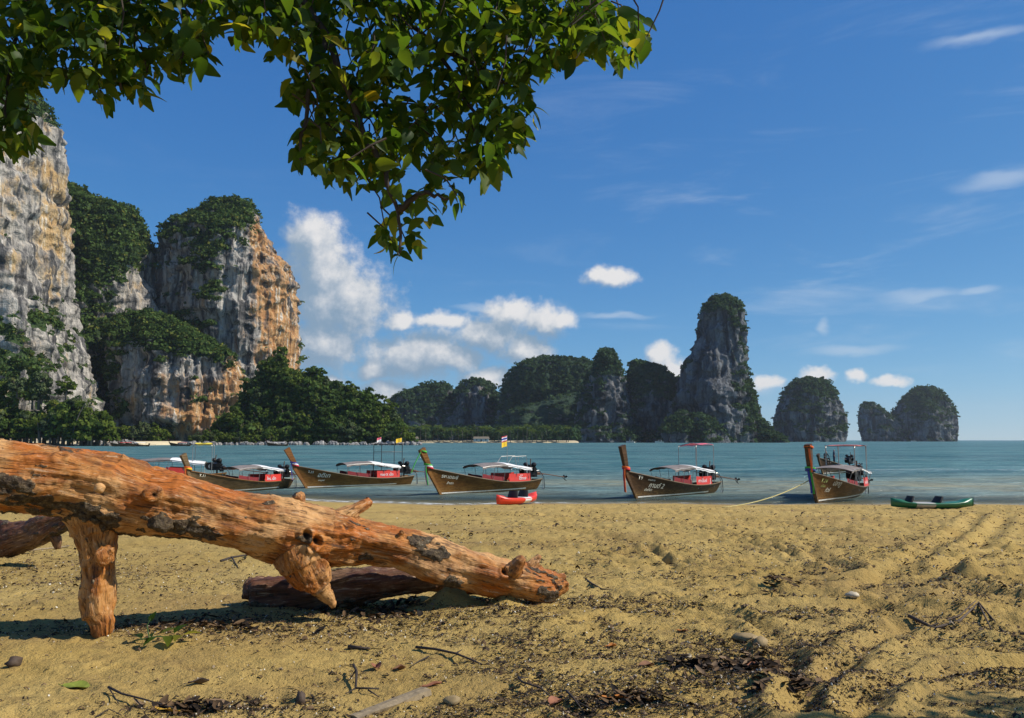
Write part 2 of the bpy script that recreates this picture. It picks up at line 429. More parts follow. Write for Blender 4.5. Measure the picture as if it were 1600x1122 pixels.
tr = nt.new('ShaderNodeBsdfTransparent', ins={'Color': (.88, .89, .75, 1)})
ms = nt.new('ShaderNodeMixShader'); nt.put(ms.inputs[0], nt.mapr(dep, 0.0, .40, .15, 1.0, True)); nt.l.new(tr.outputs[0], ms.inputs[1]); nt.l.new(dif.outputs[0], ms.inputs[2])
gl = nt.new('ShaderNodeBsdfGlossy', ins={'Color': (.85, .92, .95, 1), 'Roughness': .10, 'Normal': bn})
fr = nt.new('ShaderNodeFresnel', ins={'IOR': 1.33, 'Normal': bn})
ms2 = nt.new('ShaderNodeMixShader'); nt.put(ms2.inputs[0], nt.math('MULTIPLY', fr.outputs[0], .50, clamp=True)); nt.l.new(ms.outputs[0], ms2.inputs[1]); nt.l.new(gl.outputs[0], ms2.inputs[2])
fo = nt.new('ShaderNodeBsdfDiffuse', ins={'Color': (.75, .76, .72, 1)})
foam = nt.math('MULTIPLY', nt.attr('foam'), nt.mapr(nt.noise(nt.scale(pos, (1, 2.5, 1)), 1.3, 6, .7), .48, .62), clamp=True)
ms3 = nt.new('ShaderNodeMixShader'); nt.put(ms3.inputs[0], foam); nt.l.new(ms2.outputs[0], ms3.inputs[1]); nt.l.new(fo.outputs[0], ms3.inputs[2])
nt.l.new(ms3.outputs[0], out.inputs['Surface'])
foamv = np.exp(-((depth-.02)/.022)**2)*1.0*sstep(-x, -6, 3) + .45*np.exp(-((depth-.02)/.02)**2) + np.exp(-((y-(82+.05*x))/.9)**2)*.45*sstep(x, 24, 36)*(x < 60)
nr, nc = X.shape; ii = (np.arange(nr-1)[:, None]*nc+np.arange(nc-1)[None, :]).ravel()
sea = tag(link('sea', mesh_np('sea', np.stack([x, y, w], 1), np.stack([ii, ii+1, ii+nc+1, ii+nc], 1), attrs={'depth': depth, 'foam': foamv}), m), 'teal rippled bay, greenish in the shallows', kind='structure')
# ------------------------------------------------------------------ limestone cliffs and islands
def rock_material(name, light, dark, warmA, warmB, vs, veg=(.036, .060, .020)):
    m, nt, out = material(name)
    pos = nt.new('ShaderNodeNewGeometry').outputs['Position']
    st = nt.noise(nt.scale(pos, (vs, vs, vs*.10)), 1.0, 6, .62, .5)
    st2 = nt.noise(nt.scale(pos, (vs*2.7, vs*2.7, vs*.16)), 1.0, 4, .6)
    bl = nt.noise(pos, vs*.28, 4, .55)
    cr = nt.noise(pos, vs*1.6, 6, .7)
    c = nt.mix(nt.mapr(st, .42, .57), dark, light)
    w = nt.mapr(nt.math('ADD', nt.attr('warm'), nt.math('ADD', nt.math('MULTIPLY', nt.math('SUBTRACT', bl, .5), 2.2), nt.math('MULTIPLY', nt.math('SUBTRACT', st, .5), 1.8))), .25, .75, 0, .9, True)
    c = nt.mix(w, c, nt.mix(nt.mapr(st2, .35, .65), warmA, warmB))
    c = nt.mix(nt.mapr(st2, .57, .66, 0, .8), c, tuple(min(.8, q*1.55) for q in light))
    c = nt.mix(nt.mapr(st, .45, .36, 0, .9), c, tuple(q*.5 for q in dark))
    c = nt.mix(nt.mapr(cr, .54, .66, 0, .75), c, tuple(q*.7 for q in dark))
    cv = nt.noise(nt.scale(pos, (vs*.8, vs*.8, vs*.28)), 1.0, 5, .6, .8)  # near-black blotches put into the rock colour as the dark of caves
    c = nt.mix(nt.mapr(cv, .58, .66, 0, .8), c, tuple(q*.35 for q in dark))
    g = nt.mix(nt.mapr(cr, .35, .65), veg, tuple(q*1.7 for q in veg))
    vg = nt.mapr(nt.math('ADD', nt.attr('veg'), nt.math('MULTIPLY', nt.math('SUBTRACT', cr, .5), .9)), .38, .58, 0, 1, True)
    c = nt.mix(vg, c, g)
    b = principled(nt, out, Base_Color=c, Roughness=.9, Specular_IOR_Level=.15)
    nt.put(b.inputs['Normal'], nt.bump(nt.math('ADD', st2, nt.math('MULTIPLY', cr, 1.2)), .8, .55/vs))
    return m
def foliage_material(name, a, b_, yellow=(.16, .15, .03), trans=.25):
    m, nt, out = material(name)
    t = nt.attr('tint')
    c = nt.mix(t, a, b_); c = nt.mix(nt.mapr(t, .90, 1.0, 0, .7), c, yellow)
    d = nt.new('ShaderNodeBsdfDiffuse', ins={'Color': c}); tr = nt.new('ShaderNodeBsdfTranslucent', ins={'Color': nt.mix(.5, c, (.10, .16, .02))})
    ms = nt.new('ShaderNodeMixShader'); ms.inputs[0].default_value = trans
    nt.l.new(d.outputs[0], ms.inputs[1]); nt.l.new(tr.outputs[0], ms.inputs[2]); nt.l.new(ms.outputs[0], out.inputs['Surface'])
    return m
def tufts(centres, radii, K, size, squash=.75, tint=None):
    """leaf-clump quads scattered through each crown's dome"""
    N = len(centres); C = np.repeat(centres, K, 0); r = np.repeat(radii, K)
    u = rng.normal(size=(N*K, 3)); u /= np.linalg.norm(u, axis=1)[:, None]; u[:, 2] = np.abs(u[:, 2])*1.0-.18*rng.random(N*K)
    lump = 1+.35*vnoise(u*2.1+np.repeat(rng.random((N, 3))*90, K, 0), 5)
    q = u*(r*lump*(.62+.38*rng.random(N*K)))[:, None]; q[:, 2] *= squash
    P = C+q
    n = u+rng.normal(size=u.shape)*.55; n /= np.linalg.norm(n, axis=1)[:, None]
    a = np.cross(n, rng.normal(size=n.shape)); a /= np.linalg.norm(a, axis=1)[:, None]; b = np.cross(n, a)
    sz = (size*(.55+.9*rng.random(N*K)))[:, None] if np.isscalar(size) else (np.repeat(size, K)*(.55+.9*rng.random(N*K)))[:, None]
    a = a*sz*.62; b = b*sz*.5
    V = np.stack([P-a, P-b*.9+a*.15, P+a, P+b], 1).reshape(-1, 3)
    Fq = np.arange(N*K*4).reshape(-1, 4)
    tn = rng.random(N) if tint is None else tint
    t = np.clip(np.repeat(tn, K)+rng.normal(size=N*K)*.16, 0, 1)
    return V, Fq, np.repeat(t, 4)
def loft(name, rows, D, kd, nz, na, amp, seed, mat, label, veg_mat=None, regions=(), warm=(), vegbias=0.0, vegN=0, vegR=(2, 4), vegK=28, vegS=1.0, flute=1.0, vs=1.0, power=.8, zmin=-2.0, lean=0.0, front=.25):
    rows = sorted(rows); py = np.array([r[0] for r in rows], float)
    tt = np.linspace(0, 1, nz)**.9; yy = py[0]+(py[-1]-py[0])*tt
    xl = np.interp(yy, py, [r[1] for r in rows]); xr = np.interp(yy, py, [r[2] for r in rows])
    if nz > 30:
        k = np.ones(3)/3
        xl[1:-1] = np.convolve(xl, k, 'valid'); xr[1:-1] = np.convolve(xr, k, 'valid')
    V = []
    th = np.linspace(0, 2*np.pi, na, endpoint=False)
    # denser on the side that faces the beach
    th = th + .55*np.sin(th*1.0+np.pi/2)*0
    ct, sn = np.cos(th), np.sin(th)
    cp = np.sign(ct)*np.abs(ct)**power; sp = np.sign(sn)*np.abs(sn)**power
    for i in range(nz):
        a, b = at(xl[i], yy[i], D), at(xr[i], yy[i], D); w = (b.x-a.x)/2; xc = (a.x+b.x)/2
        hd = kd*max(w, .35*(at(xr.max(), yy[-1], D).x-at(xl.min(), yy[-1], D).x)/2*tt[i]**.5)
        zz = a.z if i < nz-1 else zmin
        V.append(np.stack([xc+w*cp, D+hd*sp+lean*a.z, np.full(na, zz)], 1))
    V = np.array(V); n2 = V.reshape(-1, 3)
    nrm = np.stack([np.tile(ct, nz), np.tile(sn, nz), np.zeros(nz*na)], 1)
    p = n2
    big = fbm(p*np.array([1, 1, .55])/(26*amp), 3, seed)*1.0
    fl = ridged(p*np.array([1/(7.5*amp), 1/(7.5*amp), 1/(62*amp)]), 3, seed+7)-.6
    led = fbm(p*np.array([1/(30*amp), 1/(30*amp), 1/(5.5*amp)]), 3, seed+13)
    sm = fbm(p/(3.2*amp), 3, seed+19)
    edge = np.minimum(1, np.repeat(tt*6+.25, na))
    fl2 = ridged(p*np.array([1/(3.0*amp), 1/(3.0*amp), 1/(30*amp)]), 2, seed+8)-.5
    dsp = amp*(7.5*big+3.4*flute*fl+1.0*flute*fl2+1.6*led+1.0*sm+1.5*np.tanh(5*fbm(p*np.array([1/(16*amp), 1/(16*amp), 1/(9*amp)]), 3, seed+61)))*edge
    p = p+nrm*dsp[:, None]; p[:, 2] += amp*1.6*fbm(p/(6*amp), 3, seed+29)*np.repeat((tt < .97), na)
    sx_, sy_ = proj(p); sx_ = sx_.reshape(nz, na); mn, mx = sx_.min(1), sx_.max(1)
    kw_ = max(3, nz//14)//2*2+1; kk = np.ones(kw_)/kw_
    sm_ = lambda q_: np.convolve(np.pad(q_, kw_//2, mode='edge'), kk, 'valid')
    dl, dr = sm_(xl-mn), sm_(xr-mx); wdt = np.maximum(mx-mn, 1.0)
    tq = (sx_-mn[:, None])/wdt[:, None]; dpx = dl[:, None]*(1-tq)+dr[:, None]*tq
    p[:, 0] += dpx.ravel()*(p[:, 1]*math.cos(PITCH)+(p[:, 2]-CAMZ)*math.sin(PITCH))/F
    top = p[:na].mean(0, keepdims=True)+np.array([[0, 0, amp*.4]])
    P = np.concatenate([p, top])
    i0 = (np.arange(nz-1)[:, None]*na+np.arange(na)[None, :]); i1 = (np.arange(nz-1)[:, None]*na+(np.arange(na)+1)[None, :] % na)
    q = np.stack([i0, i0+na, i1+na, i1], 2).reshape(-1, 4)
    capq = np.stack([np.full(na//2, nz*na), np.arange(0, na-1, 2)[:na//2], (np.arange(0, na-1, 2)[:na//2]+1), (np.arange(0, na-1, 2)[:na//2]+2) % na], 1)
    q = np.concatenate([q, capq])
    # vertex normals
    fn = np.cross(P[q[:, 2]]-P[q[:, 0]], P[q[:, 3]]-P[q[:, 1]]); ar = np.linalg.norm(fn, axis=1)
    vn = np.zeros_like(P)
    for k in range(4): np.add.at(vn, q[:, k], fn)
    vn /= np.maximum(np.linalg.norm(vn, axis=1), 1e-9)[:, None]
    sx_, sy_ = proj(P)
    veg = vegbias+.85*vn[:, 2]+.50*fbm(P/(15*amp), 4, seed+41)+.42*fbm(P/(5*amp), 3, seed+43)
    for (rx0, ry0, ra, rb, wt_) in regions: veg += wt_*np.exp(-((sx_-rx0)/ra)**2-((sy_-ry0)/rb)**2)
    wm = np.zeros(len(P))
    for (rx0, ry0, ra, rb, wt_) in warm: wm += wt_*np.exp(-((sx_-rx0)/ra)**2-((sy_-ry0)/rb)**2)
    veg01 = sstep(veg, .25, .6)
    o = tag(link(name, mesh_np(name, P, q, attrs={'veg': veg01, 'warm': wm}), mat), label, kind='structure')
    if veg_mat is not None and vegN:
        fc = P[q].mean(1); fv = veg01[q].mean(1); fnz = fn/np.maximum(ar, 1e-9)[:, None]
        face_cam = -(fnz*(fc-np.array([0, 0, CAMZ]))/np.linalg.norm(fc, axis=1)[:, None]).sum(1)
        wgt = ar*np.clip(fv-.3, 0, 1)*(face_cam > -front)*(fc[:, 2] > 1.5)
        wgt = wgt/wgt.sum(); idx = rng.choice(len(q), vegN, p=wgt)
        r = rng.uniform(vegR[0], vegR[1], vegN)*(.7+.6*rng.random(vegN))
        c = fc[idx]+rng.normal(size=(vegN, 3))*.5*amp+fnz[idx]*(r*.15)[:, None]
        Vv, Fq, t = tufts(c, r, vegK, vegS*r/np.mean(vegR))
        tag(link('vegetation', mesh_np('vegetation', Vv, Fq, smooth=False, attrs={'tint': t}), veg_mat, o), kind='stuff')
    return o
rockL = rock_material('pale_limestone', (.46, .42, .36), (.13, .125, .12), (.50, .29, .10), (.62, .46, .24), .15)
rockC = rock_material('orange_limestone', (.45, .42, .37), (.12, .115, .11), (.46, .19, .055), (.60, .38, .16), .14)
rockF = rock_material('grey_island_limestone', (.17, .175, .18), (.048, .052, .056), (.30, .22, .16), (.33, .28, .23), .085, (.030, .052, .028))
vegL = foliage_material('cliff_foliage', (.026, .048, .014), (.095, .150, .040))
vegF = foliage_material('island_foliage', (.020, .042, .020), (.070, .115, .050), (.08, .12, .05))
# the bay's western wall, nearest first
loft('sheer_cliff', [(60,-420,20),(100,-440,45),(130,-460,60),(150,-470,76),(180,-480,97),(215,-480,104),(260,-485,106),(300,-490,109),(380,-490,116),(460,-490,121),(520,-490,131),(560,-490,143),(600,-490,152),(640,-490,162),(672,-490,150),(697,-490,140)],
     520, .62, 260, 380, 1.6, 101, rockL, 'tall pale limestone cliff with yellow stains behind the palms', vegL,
     regions=[(30,150,90,50,.8),(90,150,30,40,.6),(15,510,40,25,.75),(75,500,30,18,.6),(20,590,60,45,.7),(95,560,30,25,.35),(0,660,120,35,.7),(60,330,60,120,-.5),(110,600,25,60,-.3)],
     warm=[(95,320,34,60,.6),(30,350,70,90,.32),(90,420,30,50,.3),(10,430,50,50,.25)], vegbias=-.22, vegN=2200, vegR=(1.8, 4.0), vegK=22, vegS=1.25)
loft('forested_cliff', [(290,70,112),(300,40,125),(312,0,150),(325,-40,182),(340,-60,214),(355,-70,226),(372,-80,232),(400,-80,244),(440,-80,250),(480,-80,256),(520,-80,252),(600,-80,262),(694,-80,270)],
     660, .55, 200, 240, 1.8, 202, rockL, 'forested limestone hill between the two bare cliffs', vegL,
     regions=[(160,340,90,60,.9),(150,420,60,60,.6),(214,475,32,52,-1.7),(170,540,60,80,.5),(200,400,40,40,.4)], warm=[(215,480,30,30,.5)], vegbias=.12, vegN=3400, vegR=(2.4, 5.0), vegK=22, vegS=1.5)
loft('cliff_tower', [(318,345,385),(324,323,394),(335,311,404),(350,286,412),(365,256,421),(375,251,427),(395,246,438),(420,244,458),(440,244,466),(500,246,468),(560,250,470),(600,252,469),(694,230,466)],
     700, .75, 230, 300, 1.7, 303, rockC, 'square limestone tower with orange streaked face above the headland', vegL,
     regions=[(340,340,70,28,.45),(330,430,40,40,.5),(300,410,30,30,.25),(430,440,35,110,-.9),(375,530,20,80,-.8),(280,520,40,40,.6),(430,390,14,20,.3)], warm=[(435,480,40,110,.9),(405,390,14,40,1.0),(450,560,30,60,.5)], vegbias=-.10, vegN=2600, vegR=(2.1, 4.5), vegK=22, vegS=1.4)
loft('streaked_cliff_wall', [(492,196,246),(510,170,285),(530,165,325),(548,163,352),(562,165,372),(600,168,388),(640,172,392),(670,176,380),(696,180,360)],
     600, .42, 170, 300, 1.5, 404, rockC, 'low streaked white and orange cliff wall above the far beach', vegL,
     regions=[(260,515,70,22,1.0),(310,545,45,16,.9),(340,560,20,15,.7),(180,560,22,60,.7),(185,640,25,30,.6),(312,625,10,22,.7),(270,600,60,40,-.6)], warm=[(262,620,30,60,.55),(330,620,40,40,.6),(370,580,20,60,.9),(300,650,40,30,.5)], vegbias=-.16, vegN=2000, vegR=(1.9, 4.2), vegK=22, vegS=1.3, flute=1.3)
hillm = rockL
loft('headland_hill', [(574,410,438),(586,404,462),(602,398,510),(618,394,560),(634,390,585),(650,382,606),(668,352,630),(695,305,648)],
     548, .50, 60, 120, 1.3, 505, rockL, 'low jungle covered headland at the foot of the orange tower', vegL, regions=[(470,630,300,80,1.5)], vegbias=.6, vegN=900, vegR=(3, 5), vegK=22, vegS=1.7)
# islands and hills across the bay
loft('karst_pinnacle', [(464,1122,1137),(469,1109,1148),(479,1099,1157),(495,1092,1164),(515,1089,1167),(540,1084,1168),(570,1068,1168),(600,1056,1172),(630,1052,1183),(650,1046,1190),(670,1042,1192),(691,1042,1190)],
     1000, .75, 170, 170, 2.0, 606, rockF, 'tallest grey limestone pinnacle with a green cap across the bay', vegF,
     regions=[(1130,480,30,18,.9),(1150,540,12,60,.35),(1175,630,14,45,.8),(1115,570,32,70,-.8),(1080,675,40,20,.5)], vegbias=-.12, vegN=1300, vegR=(2.2, 4.4), vegK=14, vegS=2.0, power=1.0, flute=1.2)
loft('karst_spire', [(546,944,948),(556,935,960),(575,927,971),(600,913,978),(630,902,984),(660,897,992),(691,880,1015)],
     1010, .8, 110, 120, 1.8, 707, rockF, 'pointed limestone spire beside the round green hill', vegF, regions=[(945,565,20,18,.8),(955,625,14,35,-.7)], vegbias=.06, vegN=900, vegR=(2.2, 4.4), vegK=14, vegS=2.0, power=1.0)
loft('karst_block', [(566,986,1004),(572,983,1030),(585,980,1046),(600,978,1058),(620,974,1066),(650,970,1080),(691,965,1085)],
     1040, .7, 100, 130, 1.9, 808, rockF, 'flat topped wooded limestone block left of the tall pinnacle', vegF, regions=[(1010,580,40,20,.8)], vegbias=.12, vegN=1000, vegR=(2.2, 4.4), vegK=14, vegS=2.0, power=1.0)
loft('wooded_slope', [(646,1062,1085),(655,1045,1112),(668,1034,1128),(691,1020,1142)],
     940, .35, 50, 120, 2.2, 909, rockF, 'low shrubby slope at the foot of the tall pinnacle', vegF, regions=[(1085,665,60,14,.7)], vegbias=.0, vegN=500, vegR=(2.2, 4.4), vegK=14, vegS=2.0, power=1.0)
loft('rocky_point', [(655,1172,1186),(668,1174,1204),(680,1172,1216),(691,1168,1232)],
     985, .5, 40, 80, 2.0, 919, rockF, 'low green rocky point running out right of the pinnacle', vegF, regions=[(1195,675,30,14,.6)], vegbias=.1, vegN=350, vegR=(2, 3.6), vegK=14, vegS=1.9, power=1.0)
loft('round_hill', [(561,838,862),(566,820,925),(575,803,938),(590,792,950),(610,784,968),(635,778,985),(691,765,1000)],
     1180, .6, 110, 170, 2.8, 1010, rockF, 'big rounded green limestone hill across the bay', vegF, regions=[(860,610,120,80,.6),(800,660,40,30,-.2)], vegbias=.25, vegN=2200, vegR=(2.6, 5), vegK=14, vegS=2.2, power=1.0)
loft('split_hill', [(597,730,758),(604,718,770),(620,713,780),(640,709,787),(665,704,796),(691,690,810)],
     1230, .7, 90, 120, 2.8, 1111, rockF, 'small green hill with a bare dark cleft beside the round hill', vegF, regions=[(745,640,12,35,-.8),(775,630,16,50,.6)], vegbias=.12, vegN=900, vegR=(2.6, 5), vegK=14, vegS=2.2, power=1.0)
loft('long_hill', [(599,670,684),(604,657,704),(614,637,714),(624,608,722),(640,600,730),(660,597,745),(691,585,760)],
     1260, .6, 90, 150, 2.8, 1212, rockF, 'long low green hill behind the tip of the headland', vegF, regions=[(670,620,60,20,.4)], vegbias=.16, vegN=1200, vegR=(2.6, 5), vegK=14, vegS=2.2, power=1.0)
loft('dome_island', [(593,1252,1284),(599,1237,1295),(615,1223,1306),(635,1213,1317),(655,1208,1324),(675,1209,1325),(690,1214,1322)],
     1420, .8, 110, 170, 2.4, 1313, rockF, 'single dome shaped island standing alone in the sea', vegF, regions=[(1265,605,50,16,.5),(1250,670,60,12,.25)], vegbias=-.02, vegN=1300, vegR=(2.6, 5), vegK=13, vegS=2.3, power=1.0)
loft('humped_island', [(607,1432,1460),(614,1420,1472),(630,1406,1485),(650,1391,1496),(670,1387,1498),(690,1390,1496)],
     1750, .7, 100, 150, 2.8, 1414, rockF, 'farthest humped island at the end of the row', vegF, regions=[(1445,620,50,16,.4)], vegbias=.0, vegN=1000, vegR=(3, 6), vegK=13, vegS=2.6, power=1.0)
loft('small_hump', [(630,1350,1360),(637,1343,1374),(650,1340,1394),(660,1340,1418),(675,1342,1432),(690,1347,1440)],
     1745, .6, 60, 90, 2.4, 1515, rockF, 'small hump joined to the farthest island', vegF, vegbias=.05, vegN=450, vegR=(2.6, 5), vegK=13, vegS=2.5, power=1.0)
loft('wooded_shoulder', [(590,1046,1064),(602,1036,1074),(618,1018,1090),(645,1000,1100),(691,985,1110)],
     1065, .6, 60, 110, 1.9, 1616, rockF, 'dark wooded shoulder between the block and the tall pinnacle', vegF, regions=[(1050,630,60,40,.5)], vegbias=.3, vegN=600, vegR=(2.2, 4.4), vegK=14, vegS=2.0, power=1.0)
loft('wooded_ridge', [(606,930,1060),(618,880,1072),(640,800,1085),(665,770,1095),(691,755,1110)],
     1110, .4, 50, 130, 1.9, 1717, rockF, 'dark wooded ridge linking the round hill, spire and pinnacle', vegF, regions=[(930,640,200,60,.5)], vegbias=.3, vegN=500, vegR=(2.2, 4.4), vegK=14, vegS=2.0)
# ------------------------------------------------------------------ long-tail boats
def wood_boat(name, a, b_, c_, worn=(.30, .185, .06)):
    m, nt, out = material(name)
    co = nt.new('ShaderNodeTexCoord').outputs['Object']
    n = nt.noise(nt.scale(co, (1, 6, 7)), 1.4, 6, .65); n2 = nt.noise(co, 1.1, 4, .6); n3 = nt.noise(nt.scale(co, (1.5, 8, 14)), 2.2, 5, .7)
    c = nt.mix(nt.mapr(n, .35, .65), a, b_); c = nt.mix(nt.mapr(n2, .45, .75, 0, .7), c, c_)
    z = nt.new('ShaderNodeSeparateXYZ', ins={0: co}).outputs[2]
    c = nt.mix(nt.math('MULTIPLY', nt.mapr(z, .55, .22), nt.mapr(n3, .46, .62, 0, .75)), c, worn)
    c = nt.mix(nt.mapr(n3, .42, .30, 0, .7), c, tuple(q*.3 for q in a))
    b = principled(nt, out, Base_Color=c, Roughness=.5, Specular_IOR_Level=.22)
    nt.put(b.inputs['Normal'], nt.bump(n3, .5, .02))
    return m
W = {'dark': wood_boat('dark_varnished_wood', (.055, .029, .012), (.115, .062, .026), (.040, .021, .010)),
     'brown': wood_boat('brown_varnished_wood', (.13, .056, .013), (.25, .118, .028), (.080, .034, .009)),
     'grey': wood_boat('weathered_wood', (.105, .068, .032), (.20, .135, .066), (.065, .044, .022)),
     'prow': wood_boat('orange_prow_wood', (.16, .065, .018), (.26, .11, .03), (.12, .05, .018))}
MT = {'white': plain('white_tarp', (.78, .77, .74), .7, .1, 2), 'grey': plain('grey_shaded_tarp', (.20, .17, .15), .8, .3, 3),
      'red': plain('red_banner_vinyl', (.62, .045, .030), .45, .12, 3), 'dred': plain('dark_red_cloth', (.20, .016, .020), .8, .2, 4),
      'metal': plain('galvanised_tube', (.32, .31, .29), .45, .2, 8, .7), 'dmetal': plain('dark_painted_tube', (.035, .034, .034), .5, .3, 8, .3),
      'engine': plain('oily_engine_iron', (.022, .021, .020), .42, .5, 9, .6), 'rust': plain('rusty_iron', (.13, .065, .035), .7, .4, 9, .3),
      'alu': plain('dull_aluminium', (.42, .41, .39), .38, .2, 9, .9), 'paintw': plain('white_boat_paint', (.70, .68, .60), .6, .2, 7),
      'cream': plain('cream_lettering', (.78, .74, .58), .6, .1, 7), 'green_l': plain('faded_green_lettering', (.34, .40, .12), .6, .2, 7),
      'orange': plain('orange_cloth', (.80, .14, .015), .7, .15, 6), 'yellow': plain('yellow_cloth', (.78, .50, .02), .7, .15, 6),
      'green': plain('green_cloth', (.05, .38, .04), .7, .2, 6), 'blue': plain('blue_cloth', (.03, .04, .28), .7, .2, 6), 'redc': plain('red_cloth', (.55, .02, .04), .7, .2, 6),
      'whitec': plain('white_cloth', (.75, .75, .73), .7, .1, 6), 'pink': plain('pink_white_canvas', (.72, .12, .17), .7, .45, 5),
      'rope': plain('yellow_rope_fibre', (.52, .44, .17), .8, .2, 30), 'black': plain('black_fabric', (.016, .016, .018), .75, .4, 10),
      'salmon': plain('faded_red_canvas', (.62, .16, .12), .7, .3, 5), 'ytop': plain('yellow_canvas', (.75, .60, .05), .7, .15, 5),
      'inside': plain('bilge_wood', (.10, .065, .035), .8, .3, 5)}
LWL = 8.0
def hull_y(t, u):      # half beam at station t (0 stern, 1 stem), height fraction u (0 keel, 1 sheer)
    bm = .86*(1-abs(2*t-.86)**2.6*.62) if t < .43 else .86*max(0.0, 1-((t-.43)/.57)**2.7)
    bm = max(bm, .035)
    low = u**.50 if t < .6 else u**(.50+.75*(t-.6)/.4)
    return bm*(.12+.88*low)*(.80+.20*u)
def hull_k(t): return -.22+.20*max(0, (.22-t)/.22)**1.5 - .0*t
def hull_s(t): return .56+.10*max(0, (.25-t)/.25)**2+.98*max(0, (t-.30)/.70)**1.85
def hull_x(t, z): return -LWL/2+LWL*t+.60*max(0, (t-.55)/.45)**1.5*z - .18*max(0, (.12-t)/.12)*z
def hull_p(t, u, side=1, off=0.0):
    k, s_ = hull_k(t), hull_s(t); z = k+(s_-k)*u
    return Vector((hull_x(t, z), side*(hull_y(t, u)+off), z))
def hull_tz(x, z):     # station for a given length and height
    lo, hi = 0.0, 1.0
    for _ in range(30):
        mid = (lo+hi)/2
        if hull_x(mid, z) < x: lo = mid
        else: hi = mid
    return (lo+hi)/2
def text_mesh(body, size, name, shear=0.0):
    cu = bpy.data.curves.new(name, 'FONT'); cu.body = body; cu.size = size; cu.resolution_u = 2; cu.shear = shear; cu.offset = size*.012
    ob = bpy.data.objects.new(name, cu); COL.objects.link(ob)
    dg = bpy.context.evaluated_depsgraph_get()
    me = bpy.data.meshes.new_from_object(ob.evaluated_get(dg)); me.name = name
    bpy.data.objects.remove(ob); bpy.data.curves.remove(cu)
    return me
def hull_text(parent, body, x, z, size, mat, side=1, shear=0.0, slope=0.0):
    me = text_mesh(body, size*.82, 'hull_lettering', shear)
    for v in me.vertices:      # letters run from the bow aft on the port side
        X_ = x-v.co.x; Z_ = z+v.co.y-slope*v.co.x
        t = hull_tz(X_, Z_); u = (Z_-hull_k(t))/(hull_s(t)-hull_k(t))
        v.co = (X_, side*(hull_y(t, min(max(u, 0), 1))+.014), Z_)
    return link('hull_lettering', me, mat, parent)
def ribbon(mb, pts, w, up=(0, 1, 0)):
    pts = [Vector(p) for p in pts]; rows = []
    for i, p in enumerate(pts):
        a = Vector(up).normalized()*(w/2)*(1+.15*math.sin(i*2.3)); t = .012
        tn = (pts[min(i+1, len(pts)-1)]-pts[max(i-1, 0)]).normalized(); nn = tn.cross(a).normalized()*t
        rows.append([p-a-nn, p-a*.3+nn*1.6, p+a*.35-nn*1.2, p+a+nn, p+a*.4-nn*2.4, p-a*.3-nn*.6])
    mb.grid(rows, True)
